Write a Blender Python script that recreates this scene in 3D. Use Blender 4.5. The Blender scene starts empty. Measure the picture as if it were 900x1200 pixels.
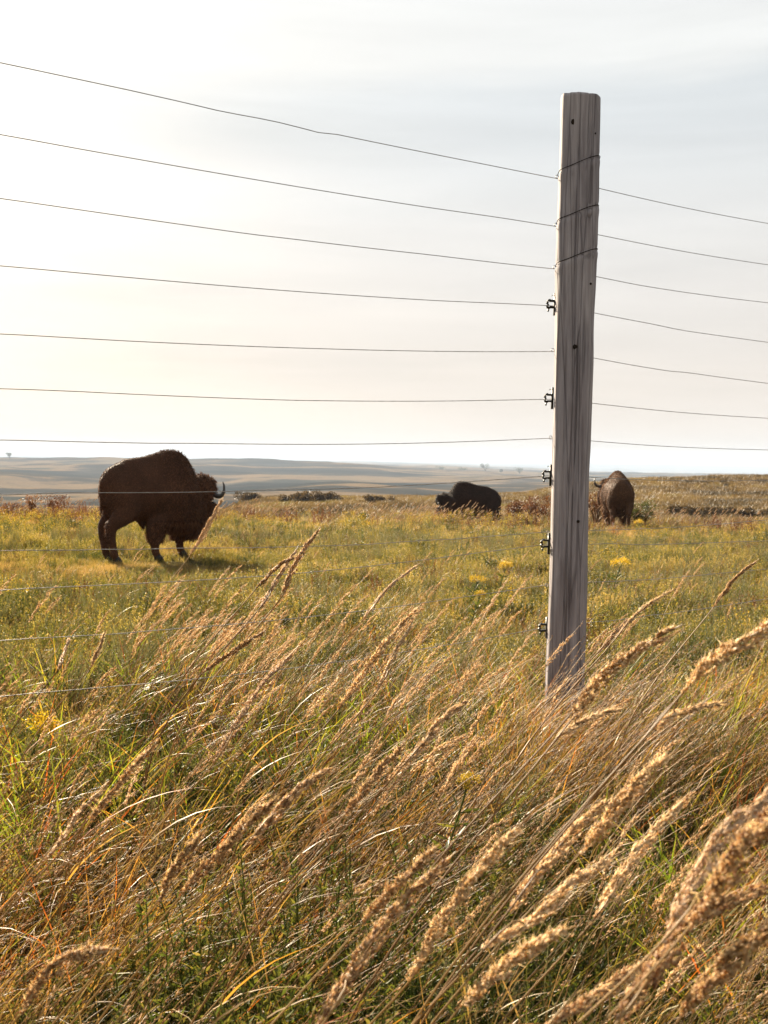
import bpy, math, random
import numpy as np
from mathutils import Matrix, Vector

R = math.radians
scn = bpy.context.scene
COL = scn.collection
F = 1150.0                      # focal length in photo pixels (900 x 1200)
EYE = 1.30

# ------------------------------------------------------------------ camera
cam_d = bpy.data.cameras.new('camera'); cam = bpy.data.objects.new('camera', cam_d); COL.objects.link(cam)
CM = Matrix.Translation((0, 0, EYE)) @ Matrix.Rotation(R(90 - 2.94), 4, 'X') @ Matrix.Rotation(R(0.83), 4, 'Z')
cam.matrix_world = CM
cam_d.sensor_fit = 'VERTICAL'; cam_d.sensor_height = 36.0; cam_d.lens = F / 1200 * 36.0
cam_d.clip_start = 0.05; cam_d.clip_end = 40000
cam_d.dof.use_dof = True; cam_d.dof.focus_distance = 4.0; cam_d.dof.aperture_fstop = 11.0
scn.camera = cam
CR = CM.to_3x3()

def at(px, py, depth):
    """the world point seen at a photo pixel, at a given distance along +y"""
    d = CR @ Vector(((px - 450) / F, (600 - py) / F, -1.0))
    return Vector((0, 0, EYE)) + d * (depth / d.y)

# ------------------------------------------------------------------ noise / terrain
_grids = {}
def vnoise(x, y, scale, seed):
    if seed not in _grids:
        _grids[seed] = np.random.default_rng(seed).random((128, 128))
    g = _grids[seed]
    u = np.asarray(x, float) / scale + 1000.3; v = np.asarray(y, float) / scale + 1000.7
    iu = np.floor(u).astype(int); iv = np.floor(v).astype(int)
    fu = u - iu; fv = v - iv
    fu = fu * fu * (3 - 2 * fu); fv = fv * fv * (3 - 2 * fv)
    a = g[iu % 128, iv % 128]; b = g[(iu + 1) % 128, iv % 128]
    c = g[iu % 128, (iv + 1) % 128]; d = g[(iu + 1) % 128, (iv + 1) % 128]
    return (a * (1 - fu) + b * fu) * (1 - fv) + (c * (1 - fu) + d * fu) * fv

DK = np.array([0, 4, 15, 25, 31, 34, 38, 45, 60, 80, 110, 150, 200, 300, 450, 700, 1000, 1500, 2000, 2600, 3300, 5000, 7500, 9500, 12500, 15000.])
XK = np.array([-500, -60, 130, 262, 300, 400, 480, 600, 690, 760, 900, 1300.])
def _z(p, d): return EYE - np.array(p, float) * d / F
_rows = []
for z in (0, 0, -.24, -.55, -.80, -.85, -1.55, -2.8): _rows.append(np.full(12, z, float))
_rows.append(_z([100, 100, 98, 95, 92, 88, 84, 80, 78, 74, 72, 72], 60))
_rows.append(_z([95, 95, 92, 88, 78, 74, 70, 62, 57, 56, 54, 54], 80))
_rows.append(_z([88, 88, 84, 76, 60, 56, 54, 50, 40, 40, 40, 36], 110))
_rows.append(_z([82, 82, 78, 62, 46, 45, 43, 38, 25, 19, 13, 10], 150))
_rows.append(_z([76, 76, 74, 66, 52, 50, 49, 43, 30, 24, 17, 15], 200))
_rows.append(_z([68, 68, 68, 66, 60, 60, 58, 52, 40, 36, 30, 28], 300))
_rows.append(_z([58, 58, 58, 57, 56, 56, 54, 50, 42, 38, 34, 34], 450))
_rows.append(_z([46, 46, 47, 46, 45, 45, 44, 42, 36, 34, 32, 32], 700))
_rows.append(_z([36, 37, 38, 36, 34, 33, 33, 33, 30, 30, 29, 29], 1000))
_rows.append(_z([14, 14, 20, 25, 22, 18, 20, 22, 22, 24, 24, 24], 1500))
_rows.append(_z([8, 8, 8, 9, 10, 10, 11, 15, 17, 18, 19, 19], 2000))
_rows.append(_z([2.5, 2.5, 2.8, 2.0, 2.0, 3, 6, 10, 13, 14, 15, 15], 2600))
_rows.append(_z([5, 5, 5, 5, 5, 5.5, 6.5, 9, 11, 12, 12, 12], 3300))
_rows.append(_z([4, 4, 4, 4, 4, 4.5, 4, 6, 9, 9, 9, 9], 5000))
_rows.append(_z([3, 3, 3, 3, 2.5, 2, 3, 5, 9, 9.5, 10, 10], 7500))
_rows.append(_z([2, 2, 1, 1, 1.5, 1.2, 2.5, 4, 8, 8, 9, 9], 9500))
_rows.append(_z([0, -.5, -.6, -.3, 0, 0, .2, .8, -1, -1, -.5, 0], 12500))
_rows.append(_z([2] * 12, 15000))
ZT = np.array(_rows)
LK = np.log(DK + 6.0)

def sm_(a, lo, hi): t = np.clip((a - lo) / (hi - lo), 0, 1); return t * t * (3 - 2 * t)
def H(x, y):
    x = np.asarray(x, float); y = np.asarray(y, float)
    r = np.hypot(x, y) + 1e-9
    phi = np.clip(np.arctan2(x, y), R(-36), R(36))
    D = r * np.cos(phi); px = 450 + F * np.tan(phi)
    lx = np.log(np.clip(D, 0, 14999) + 6.0)
    i = np.clip(np.searchsorted(LK, lx, side='right') - 1, 0, len(LK) - 2)
    t = (lx - LK[i]) / (LK[i + 1] - LK[i])
    t = t * .45 + .55 * t * t * (3 - 2 * t)
    j = np.clip(np.searchsorted(XK, px, side='right') - 1, 0, len(XK) - 2)
    s = np.clip((px - XK[j]) / (XK[j + 1] - XK[j]), 0, 1); s = s * s * (3 - 2 * s)
    a = ZT[i, j] * (1 - s) + ZT[i, j + 1] * s
    b = ZT[i + 1, j] * (1 - s) + ZT[i + 1, j + 1] * s
    z = a * (1 - t) + b * t
    z = z + (vnoise(x, y, .85, 12) - .5) * .17 * sm_(r, 3.5, 6) * (1 - sm_(r, 24, 32)) * (1 - np.exp(-(((x + 3.2) / 1.6) ** 2 + ((y - 14) / 1.6) ** 2)))
    z = z + (vnoise(x, y, 3.1, 5) - .5) * .07 * np.clip(r / 6, 0, 1) + (vnoise(x, y, .6, 6) - .5) * .03
    m = np.clip((r - 45) / 60, 0, 1)
    z = z + m * ((vnoise(x, y, 28, 7) - .5) * 0.7)
    m = np.clip((r - 250) / 400, 0, 1)
    z = z + m * ((vnoise(x, y, 130, 8) - .5) * 9 + (vnoise(x, y, 330, 9) - .5) * 12 + (vnoise(x, y, 47, 10) - .5) * 3)
    # a low conical hill far off on the right, and distant swells
    hx, hy = 9300 * (726 - 450) / F, 9300
    rr = np.hypot((x - hx) / 190.0, (y - hy) / 400.0)
    z = z + 46 * np.clip(1 - rr, 0, 1) ** 0.8 * (r > 3000)
    m = np.clip((r - 3500) / 3000, 0, 1)
    z = z + m * (vnoise(x, y, 900, 11) - .5) * 14
    return z

def h1(x, y): return float(H(np.array([x]), np.array([y]))[0])

# ------------------------------------------------------------------ mesh helpers
def ramp(N, stops):
    r = N.new('ShaderNodeValToRGB'); e = r.color_ramp.elements
    while len(e) < len(stops): e.new(.5)
    for i, (p, c) in enumerate(stops): e[i].position = p; e[i].color = (*c, 1)
    return r

def math_n(N, L, op, a, b, clamp=False):
    m = N.new('ShaderNodeMath'); m.operation = op; m.use_clamp = clamp
    for i, s in enumerate((a, b)):
        if s is None: continue
        if isinstance(s, (int, float)): m.inputs[i].default_value = s
        else: L.new(s, m.inputs[i])
    return m.outputs[0]

class MB:
    """collects vertices and faces as numpy blocks; build() links them as one mesh object"""
    def __init__(s): s.v = []; s.f = []; s.n = 0; s.r = []; s.h = []
    def add(s, v, faces, rnd=0.5, hgt=0.5, mat=0):
        v = np.asarray(v, float).reshape(-1, 3); k = len(v)
        s.v.append(v)
        s.r.append(np.broadcast_to(np.asarray(rnd, float), (k,)).copy()); s.h.append(np.broadcast_to(np.asarray(hgt, float), (k,)).copy())
        for fa in (faces if isinstance(faces, list) else [faces]):
            fa = np.asarray(fa, int)
            if len(fa): s.f.append((fa + s.n, mat))
        s.n += k
    def mesh(s, name, mats, smooth=False):
        v = np.concatenate(s.v); me = bpy.data.meshes.new(name)
        loops = np.concatenate([f.ravel() for f, _ in s.f])
        sizes = np.concatenate([np.full(len(f), f.shape[1]) for f, _ in s.f])
        mi = np.concatenate([np.full(len(f), m) for f, m in s.f])
        me.vertices.add(len(v)); me.vertices.foreach_set('co', v.astype(np.float32).ravel())
        me.loops.add(len(loops)); me.loops.foreach_set('vertex_index', loops.astype(np.int32))
        st = np.concatenate([[0], np.cumsum(sizes)[:-1]]).astype(np.int32)
        me.polygons.add(len(sizes)); me.polygons.foreach_set('loop_start', st)
        me.polygons.foreach_set('material_index', mi.astype(np.int32))
        if smooth: me.polygons.foreach_set('use_smooth', np.ones(len(sizes), bool))
        for nm, dat in (('rnd', s.r), ('hgt', s.h)):
            a = me.attributes.new(nm, 'FLOAT', 'POINT'); a.data.foreach_set('value', np.concatenate(dat).astype(np.float32))
        for m in (mats if isinstance(mats, (list, tuple)) else [mats]): me.materials.append(m)
        me.update(calc_edges=True); me.validate()
        return me
    def build(s, name, mats, parent=None, smooth=False, loc=None, link=True):
        o = bpy.data.objects.new(name, s.mesh(name, mats, smooth))
        if link: COL.objects.link(o)
        if parent: o.parent = parent
        if loc is not None: o.location = loc
        return o

def tag(o, label=None, cat=None, group=None, kind=None):
    if label: o['label'] = label
    if cat: o['category'] = cat
    if group: o['group'] = group
    if kind: o['kind'] = kind
    return o

def empty(name, loc=(0, 0, 0), rz=0.0):
    o = bpy.data.objects.new(name, None); COL.objects.link(o)
    o.location = loc; o.rotation_euler = (0, 0, rz); o.empty_display_size = .1
    return o

def frames(P):
    P = np.asarray(P, float); T = np.gradient(P, axis=0)
    T /= np.linalg.norm(T, axis=1)[:, None] + 1e-12
    ref = np.array([0.02, 0.03, 1.0]) if abs(T[:, 2]).mean() < .8 else np.array([0.03, 1.0, .02])
    U = np.cross(ref, T); U /= np.linalg.norm(U, axis=1)[:, None] + 1e-12
    return T, U, np.cross(T, U)

def tube(mb, P, rad, sides=8, rnd=.5, mat=0, cap=True, ry=None, hgt=None):
    P = np.asarray(P, float); n = len(P)
    rad = np.broadcast_to(np.asarray(rad, float), (n,)); ry = rad if ry is None else np.broadcast_to(np.asarray(ry, float), (n,))
    T, U, V = frames(P)
    a = np.linspace(0, 2 * np.pi, sides, endpoint=False)
    v = P[:, None] + U[:, None] * (np.cos(a)[None, :, None] * rad[:, None, None]) + V[:, None] * (np.sin(a)[None, :, None] * ry[:, None, None])
    i = np.arange(n - 1)[:, None] * sides; j = np.arange(sides)[None]; jn = (j + 1) % sides
    q = np.stack([i + j, i + jn, i + sides + jn, i + sides + j], -1).reshape(-1, 4)
    fs = [q]; vv = v.reshape(-1, 3)
    if cap:
        vv = np.vstack([vv, P[0], P[-1]]); c0 = n * sides; jj = np.arange(sides); jm = (jj + 1) % sides
        fs.append(np.stack([jm, jj, np.full(sides, c0)], -1))
        fs.append(np.stack([jj + (n - 1) * sides, jm + (n - 1) * sides, np.full(sides, c0 + 1)], -1))
    hh = .5
    if hgt is not None:
        hh = np.repeat(hgt, sides)
        if cap: hh = np.concatenate([hh, [hgt[0], hgt[-1]]])
    mb.add(vv, fs, rnd, hh, mat)

def box(mb, c, s, rot=None, mat=0, rnd=.5):
    v = np.array([[x, y, z] for x in (-.5, .5) for y in (-.5, .5) for z in (-.5, .5)]) * np.array(s)
    if rot is not None: v = v @ np.array(rot).T
    f = np.array([[0, 1, 3, 2], [4, 6, 7, 5], [0, 4, 5, 1], [2, 3, 7, 6], [0, 2, 6, 4], [1, 5, 7, 3]])
    mb.add(v + np.array(c), f, rnd, .5, mat)

def blades(mb, rng, base, az, l0, l1, length, width, nseg=3, rnd=None, mat=0, tw=None, power=1.0):
    """curved, tapered grass blades: az is the direction of lean, l0/l1 the lean at foot and tip"""
    n = len(base); s = np.linspace(0, 1, nseg + 1)
    ang = l0[:, None] + (l1 - l0)[:, None] * s[None] ** power
    am = (ang[:, 1:] + ang[:, :-1]) / 2; dl = (length / nseg)[:, None]
    hx = np.concatenate([np.zeros((n, 1)), np.cumsum(np.sin(am) * dl, 1)], 1)
    hz = np.concatenate([np.zeros((n, 1)), np.cumsum(np.cos(am) * dl, 1)], 1)
    C = np.stack([base[:, 0:1] + hx * np.cos(az)[:, None], base[:, 1:2] + hx * np.sin(az)[:, None], base[:, 2:3] + hz], -1)
    tw = rng.uniform(0, np.pi, n) if tw is None else tw
    wd = np.stack([np.cos(tw), np.sin(tw), np.zeros(n)], -1)
    w = width[:, None] * (1 - s[None] ** 2.2 * .94) * .5
    L = C - wd[:, None] * w[..., None]; Rr = C + wd[:, None] * w[..., None]
    v = np.stack([L, Rr], 2).reshape(-1, 3)
    b = (np.arange(n) * (nseg + 1) * 2)[:, None]; k = (np.arange(nseg) * 2)[None]
    q = np.stack([b + k, b + k + 1, b + k + 3, b + k + 2], -1).reshape(-1, 4)
    rnd = rng.random(n) if rnd is None else rnd
    mb.add(v, q, np.repeat(rnd, (nseg + 1) * 2), np.tile(np.repeat(s, 2), n), mat)
    return C

def unit(v): return v / (np.linalg.norm(v, axis=-1, keepdims=True) + 1e-12)

def leaves(mb, rng, pos, d, length, width, rnd, mat=0, fold=.25, hgt=.5):
    """lanceolate leaves, each two faces folded along the midrib"""
    n = len(pos); d = unit(d); s = unit(np.cross(d, unit(rng.normal(size=(n, 3))))); up = np.cross(s, d)
    L = length[:, None]; W = width[:, None]
    a = pos; t = pos + d * L; m = pos + d * L * .45
    l = m - s * W * .5 + up * W * fold; r = m + s * W * .5 + up * W * fold
    v = np.stack([a, l, t, r], 1).reshape(-1, 3); b = np.arange(n)[:, None] * 4
    f = np.concatenate([b + [[0, 2, 1]], b + [[0, 3, 2]]])
    mb.add(v, f, np.repeat(rnd, 4), hgt, mat)

def spindles(mb, rng, pos, d, length, width, rnd, mat=0, hgt=.5):
    """small plump seeds: elongated octahedra"""
    n = len(pos); d = unit(d); s = unit(np.cross(d, rng.normal(size=(n, 3)))); u = np.cross(s, d)
    L = length[:, None]; W = width[:, None] * .5; m = pos + d * L * .38
    v = np.stack([pos, m + s * W, m + u * W * .8, m - s * W, m - u * W * .8, pos + d * L], 1).reshape(-1, 3)
    b = np.arange(n)[:, None] * 6
    f = np.concatenate([b + [[0, i, i % 4 + 1]] for i in range(1, 5)] + [b + [[5, i % 4 + 1, i]] for i in range(1, 5)])
    mb.add(v, f, np.repeat(rnd, 6), hgt, mat)

# ------------------------------------------------------------------ materials
def new_mat(name):
    m = bpy.data.materials.new(name); m.use_nodes = True; nt = m.node_tree; nt.nodes.clear()
    out = nt.nodes.new('ShaderNodeOutputMaterial'); return m, nt, nt.nodes, nt.links, out

def foliage(name, stops, transl=.45, patch=1.2, rough=.5, spec=.3, alb=(.80, .73, .58), wr=.45, wi=.3, wn=.6, tint=None, tcol=(1.15, 1.1, .75)):
    """leaf or blade: colour from the blade's own random value, its tuft's and a patch noise on the ground"""
    stops = [(q, tuple(a * b for a, b in zip(c, alb))) for q, c in stops]
    m, nt, N, L, out = new_mat(name)
    at_ = N.new('ShaderNodeAttribute'); at_.attribute_name = 'rnd'
    oi = N.new('ShaderNodeObjectInfo'); geo = N.new('ShaderNodeNewGeometry')
    no = N.new('ShaderNodeTexNoise'); no.inputs['Scale'].default_value = 1 / patch; no.inputs['Detail'].default_value = 2
    no.inputs['Detail'].default_value = 5; no.inputs['Roughness'].default_value = .65; L.new(geo.outputs['Position'], no.inputs['Vector'])
    a = math_n(N, L, 'MULTIPLY', math_n(N, L, 'SUBTRACT', at_.outputs['Fac'], .5), wr)
    b = math_n(N, L, 'MULTIPLY', math_n(N, L, 'SUBTRACT', oi.outputs['Random'], .5), wi)
    c = math_n(N, L, 'MULTIPLY', math_n(N, L, 'SUBTRACT', no.outputs['Fac'], .5), wn * 3)
    t = math_n(N, L, 'ADD', math_n(N, L, 'ADD', a, b), math_n(N, L, 'ADD', c, .5), True)
    rp = ramp(N, stops); L.new(t, rp.inputs[0])
    p = N.new('ShaderNodeBsdfPrincipled'); p.inputs['Roughness'].default_value = rough; p.inputs['Specular IOR Level'].default_value = spec
    L.new(rp.outputs[0], p.inputs['Base Color'])
    tr = N.new('ShaderNodeBsdfTranslucent'); mx = N.new('ShaderNodeMix'); mx.data_type = 'RGBA'; mx.blend_type = 'MULTIPLY'
    mx.inputs[0].default_value = 1; L.new(rp.outputs[0], mx.inputs[6]); mx.inputs[7].default_value = (*tcol, 1)
    L.new(mx.outputs[2], tr.inputs[0])
    ms = N.new('ShaderNodeMixShader'); ms.inputs[0].default_value = transl
    L.new(p.outputs[0], ms.inputs[1]); L.new(tr.outputs[0], ms.inputs[2]); L.new(ms.outputs[0], out.inputs[0])
    return m

GREEN = (.085, .125, .022); OLIVE = (.15, .145, .035); LIME = (.20, .24, .035); STRAW = (.40, .27, .115)
GOLD = (.44, .235, .05); RUST = (.42, .12, .025); BROWN = (.15, .085, .038); SAGE = (.21, .22, .13); PALE = (.48, .36, .20)
M_turf = foliage('turf_blade', [(0, (.07, .09, .02)), (.2, (.15, .14, .04)), (.4, (.26, .20, .075)), (.65, (.36, .25, .11)), (1, PALE)], .45, 1.3, wr=.6, wn=1.0)
M_graze = foliage('grazed_blade', [(0, (.09, .10, .025)), (.25, (.19, .17, .05)), (.5, (.32, .25, .095)), (.8, (.42, .31, .15)), (1, PALE)], .45, 2.0, wr=.6, wn=1.1)
M_long = foliage('long_blade', [(0, (.16, .19, .03)), (.22, (.24, .22, .05)), (.45, (.36, .24, .09)), (.62, STRAW), (.78, GOLD), (.95, RUST)], .5, .9, wr=.7, wn=.7)
M_green = foliage('green_leaf', [(0, (.045, .08, .018)), (.45, (.10, .135, .03)), (.8, (.19, .19, .05)), (1, (.28, .23, .08))], .4, .9, wr=.7)
M_sage = foliage('sage_leaf', [(0, (.11, .13, .06)), (.5, SAGE), (1, (.28, .28, .17))], .35, .7)
M_yellow = foliage('yellow_flower', [(0, (.30, .22, .04)), (.6, (.50, .37, .04)), (1, (.66, .50, .05))], .4, .5)
M_rust = foliage('russet_leaf', [(0, (.06, .025, .016)), (.5, (.13, .052, .03)), (1, (.24, .12, .05))], .4, 1.5)
M_hill = foliage('hill_blade', [(0, (.05, .04, .02)), (.3, (.11, .08, .04)), (.5, (.19, .135, .07)), (.8, (.26, .19, .095)), (1, (.20, .19, .07))], .3, 9, wr=.4, wi=.4, wn=1.0)
M_broad = foliage('broad_blade', [(0, (.10, .16, .02)), (.4, (.20, .25, .03)), (.65, (.34, .30, .045)), (.85, (.44, .24, .05)), (1, (.36, .10, .03))], .55, .45, wr=.8, wn=.8)
M_olive = foliage('olive_leaf', [(0, (.07, .085, .02)), (.3, (.18, .19, .045)), (.6, (.34, .30, .08)), (.85, (.48, .38, .13)), (1, (.55, .44, .22))], .5, .7, wr=.9, wn=.9)
M_bloom = foliage('golden_bloom', [(0, (.30, .21, .02)), (.6, (.54, .38, .03)), (1, (.70, .52, .05))], .4, .5, alb=(1, .95, .8))
M_dead = foliage('dead_leaf', [(0, (.06, .035, .02)), (.4, (.15, .085, .04)), (.75, (.28, .18, .085)), (1, (.40, .28, .15))], .35, .8, wr=.9)
M_stem = foliage('dry_stem', [(0, (.13, .07, .03)), (.4, (.24, .14, .06)), (.75, STRAW), (1, PALE)], .3, .7, wr=1.0, wn=.4)
M_seed = foliage('seed_husk', [(0, (.24, .11, .045)), (.3, (.46, .28, .13)), (.65, (.62, .43, .23)), (1, (.76, .60, .38))], .5, .5, wr=1.3, wn=.3, alb=(.92, .88, .82), tcol=(1.15, 1.03, .80))
M_pseed = foliage('pale_seed_husk', [(0, (.38, .24, .14)), (.5, (.55, .41, .27)), (1, (.70, .58, .44))], .55, .5, alb=(1, .97, .93), wr=.9, wn=.3, tcol=(1.2, 1.08, .85))
M_seedlight = foliage('light_seed_husk', [(0, (.34, .20, .09)), (.3, (.58, .40, .20)), (.65, (.74, .56, .33)), (1, (.88, .74, .52))], .5, .5, wr=1.3, wn=.3, alb=(1, .97, .92), tcol=(1.12, 1.02, .82))
M_dark = foliage('dark_weed', [(0, (.035, .06, .015)), (.5, (.07, .085, .025)), (1, (.12, .10, .035))], .4, 1.0)

def ground_mat(name, far):
    m, nt, N, L, out = new_mat(name)
    geo = N.new('ShaderNodeNewGeometry'); mp = N.new('ShaderNodeMapping'); L.new(geo.outputs['Position'], mp.inputs[0])
    p = N.new('ShaderNodeBsdfPrincipled'); p.inputs['Roughness'].default_value = 1; p.inputs['Specular IOR Level'].default_value = 0
    n1 = N.new('ShaderNodeTexNoise'); n2 = N.new('ShaderNodeTexNoise'); L.new(mp.outputs[0], n1.inputs[0]); L.new(geo.outputs['Position'], n2.inputs[0])
    mx = N.new('ShaderNodeMix'); mx.data_type = 'RGBA'; mx.blend_type = 'OVERLAY'; mx.inputs[0].default_value = .85
    if far:
        mp.inputs['Scale'].default_value = (.0022, .0045, .01)
        n1.inputs['Scale'].default_value = 1; n1.inputs['Detail'].default_value = 9; n1.inputs['Roughness'].default_value = .62
        n2.inputs['Scale'].default_value = .25; n2.inputs['Detail'].default_value = 10; n2.inputs['Roughness'].default_value = .75
        r = ramp(N, [(.34, (.012, .013, .010)), (.43, (.022, .020, .014)), (.50, (.040, .032, .021)), (.54, (.13, .090, .05)), (.60, (.10, .075, .043)), (.64, (.03, .028, .018)), (.72, (.016, .018, .012))])  # sunlit tan stripes and dark shading of the slopes put into the colour
    else:
        n1.inputs['Scale'].default_value = 2.2; n1.inputs['Detail'].default_value = 8
        n2.inputs['Scale'].default_value = 60; n2.inputs['Detail'].default_value = 6
        r = ramp(N, [(.3, (.035, .028, .014)), (.5, (.06, .05, .022)), (.7, (.10, .08, .035))])
    L.new(n1.outputs['Fac'], r.inputs[0]); L.new(r.outputs[0], mx.inputs[6]); L.new(n2.outputs['Fac'], mx.inputs[7])
    L.new(mx.outputs[2], p.inputs['Base Color'])
    bp = N.new('ShaderNodeBump'); bp.inputs['Strength'].default_value = .6; bp.inputs['Distance'].default_value = .6 if far else .02
    L.new(n2.outputs['Fac'], bp.inputs['Height']); L.new(bp.outputs[0], p.inputs['Normal']); L.new(p.outputs[0], out.inputs[0])
    return m

def simple_mat(name, col, rough=.6, metal=0., spec=.4, noise=None, bump=0.):
    m, nt, N, L, out = new_mat(name)
    p = N.new('ShaderNodeBsdfPrincipled'); p.inputs['Roughness'].default_value = rough; p.inputs['Metallic'].default_value = metal
    p.inputs['Specular IOR Level'].default_value = spec; L.new(p.outputs[0], out.inputs[0])
    tc = N.new('ShaderNodeTexCoord'); n = N.new('ShaderNodeTexNoise'); n.inputs['Scale'].default_value = noise or 8; n.inputs['Detail'].default_value = 5
    L.new(tc.outputs['Object'], n.inputs[0])
    r = ramp(N, [(.3, tuple(c * .6 for c in col)), (.7, tuple(min(1, c * 1.35) for c in col))]); L.new(n.outputs['Fac'], r.inputs[0]); L.new(r.outputs[0], p.inputs['Base Color'])
    if bump:
        b = N.new('ShaderNodeBump'); b.inputs['Strength'].default_value = bump; b.inputs['Distance'].default_value = .01
        L.new(n.outputs['Fac'], b.inputs['Height']); L.new(b.outputs[0], p.inputs['Normal'])
    return m

# ------------------------------------------------------------------ world, sun, haze
SUN_AZ, SUN_EL = -31.0, 24.0
w = bpy.data.worlds.new('World'); scn.world = w; w.use_nodes = True
nt = w.node_tree; N = nt.nodes; L = nt.links; N.clear()
sky = N.new('ShaderNodeTexSky'); sky.sky_type = 'NISHITA'; sky.sun_disc = False
sky.sun_elevation = R(SUN_EL); sky.sun_rotation = R(SUN_AZ); sky.air_density = 1.0; sky.dust_density = 2.5; sky.ozone_density = 1.2
bg = N.new('ShaderNodeBackground'); bg.inputs['Strength'].default_value = 0.05
tc = N.new('ShaderNodeTexCoord'); mp = N.new('ShaderNodeMapping'); mp.inputs['Scale'].default_value = (1.2, 1.2, 6.5); mp.inputs['Rotation'].default_value = (0, R(6), 0)
L.new(tc.outputs['Generated'], mp.inputs[0])
cn = N.new('ShaderNodeTexNoise'); cn.inputs['Scale'].default_value = 1.3; cn.inputs['Detail'].default_value = 7; cn.inputs['Roughness'].default_value = .55
L.new(mp.outputs[0], cn.inputs[0])
cr = N.new('ShaderNodeMapRange'); cr.inputs[1].default_value = .35; cr.inputs[2].default_value = .7; cr.inputs[3].default_value = .90; cr.inputs[4].default_value = .95
L.new(cn.outputs['Fac'], cr.inputs[0])
cm = N.new('ShaderNodeMix'); cm.data_type = 'RGBA'; L.new(cr.outputs[0], cm.inputs[0]); L.new(sky.outputs[0], cm.inputs[6])
sx = N.new('ShaderNodeSeparateXYZ'); L.new(tc.outputs['Generated'], sx.inputs[0])
zn = math_n(N, L, 'ADD', sx.outputs['Z'], math_n(N, L, 'MULTIPLY', math_n(N, L, 'SUBTRACT', cn.outputs['Fac'], .5), .13))
vr = ramp(N, [(0.0, (4.0, 3.55, 3.2)), (.10, (4.05, 3.66, 3.32)), (.22, (3.9, 3.78, 3.58)), (.30, (3.65, 3.75, 3.7)), (.335, (3.65, 3.78, 3.75)), (.365, (4.5, 4.5, 4.3)), (.5, (4.3, 4.35, 4.25)), (1, (3.5, 3.6, 3.6))]); L.new(zn, vr.inputs[0])
c2 = N.new('ShaderNodeTexNoise'); c2.inputs['Scale'].default_value = 2.2; c2.inputs['Detail'].default_value = 9; c2.inputs['Roughness'].default_value = .6; c2.inputs['Distortion'].default_value = .5
mp2 = N.new('ShaderNodeMapping'); mp2.inputs['Scale'].default_value = (.8, .8, 9.0); mp2.inputs['Rotation'].default_value = (R(3), R(-5), 0); L.new(tc.outputs['Generated'], mp2.inputs[0]); L.new(mp2.outputs[0], c2.inputs[0])
wr_ = N.new('ShaderNodeMapRange'); wr_.inputs[1].default_value = .3; wr_.inputs[2].default_value = .75; wr_.inputs[3].default_value = .79; wr_.inputs[4].default_value = .94; L.new(c2.outputs['Fac'], wr_.inputs[0])
vm = N.new('ShaderNodeVectorMath'); vm.operation = 'SCALE'; L.new(vr.outputs[0], vm.inputs[0]); L.new(wr_.outputs[0], vm.inputs['Scale'])
L.new(vm.outputs[0], cm.inputs[7])      # thin high cloud veil, on the sky texture's own scale, creamier where one looks through more air
L.new(cm.outputs[2], bg.inputs[0])
wo = N.new('ShaderNodeOutputWorld'); L.new(bg.outputs[0], wo.inputs[0])

sd = bpy.data.lights.new('sun', 'SUN'); sd.energy = 5.0; sd.angle = R(0.55); sd.color = (1.0, .85, .64)
so = bpy.data.objects.new('sun', sd); COL.objects.link(so)
sv = Vector((math.sin(R(SUN_AZ)) * math.cos(R(SUN_EL)), math.cos(R(SUN_AZ)) * math.cos(R(SUN_EL)), math.sin(R(SUN_EL))))
so.rotation_euler = sv.to_track_quat('Z', 'Y').to_euler(); so.location = (-20, 30, 30)

hz = MB(); box(hz, (0, 0, 1.0), (31000, 31000, 178))
m, nt, N, L, out = new_mat('haze_air')
pv = N.new('ShaderNodeVolumePrincipled'); pv.inputs['Color'].default_value = (.50, .61, .78, 1); pv.inputs['Density'].default_value = 1.5e-4
pv.inputs['Anisotropy'].default_value = 0
L.new(pv.outputs[0], out.inputs['Volume'])
haze = hz.build('haze', m); tag(haze, 'thin bluish haze in the air over the far prairie', 'haze', kind='stuff')

# ------------------------------------------------------------------ ground and hills
def polar(name, r0, r1, nr, mat, label):
    th = np.radians(np.unique(np.concatenate([np.linspace(-40, 40, 420), np.linspace(40, 320, 90)])))
    th = th[:-1] if abs(th[-1] - th[0] - 2 * np.pi) < 1e-6 else th
    rr = np.exp(np.linspace(math.log(r0), math.log(r1), nr))
    X = rr[:, None] * np.sin(th)[None]; Y = rr[:, None] * np.cos(th)[None]; Z = H(X, Y)
    n = len(th); v = np.stack([X, Y, Z], -1).reshape(-1, 3)
    i = np.arange(nr - 1)[:, None] * n; j = np.arange(n)[None]; jn = (j + 1) % n
    q = np.stack([i + j, i + n + j, i + n + jn, i + jn], -1).reshape(-1, 4); fs = [q]
    if r0 < 1:
        v = np.vstack([v, [0, 0, h1(0, 0)]]); jj = np.arange(n); fs.append(np.stack([jj, (jj + 1) % n, np.full(n, len(v) - 1)], -1))
    mb = MB(); mb.add(v, fs); o = mb.build(name, mat, smooth=True); tag(o, label, kind='structure'); return o
polar('ground', .3, 40, 240, ground_mat('prairie_soil', False), 'grassy prairie ground under the fence and the bison')
polar('hills', 40, 15000, 520, ground_mat('far_prairie', True), 'rolling brown and blue grey prairie hills out to the horizon')

# ------------------------------------------------------------------ vegetation sources (instanced as stuff)
def rng_(s): return np.random.default_rng(s)

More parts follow.
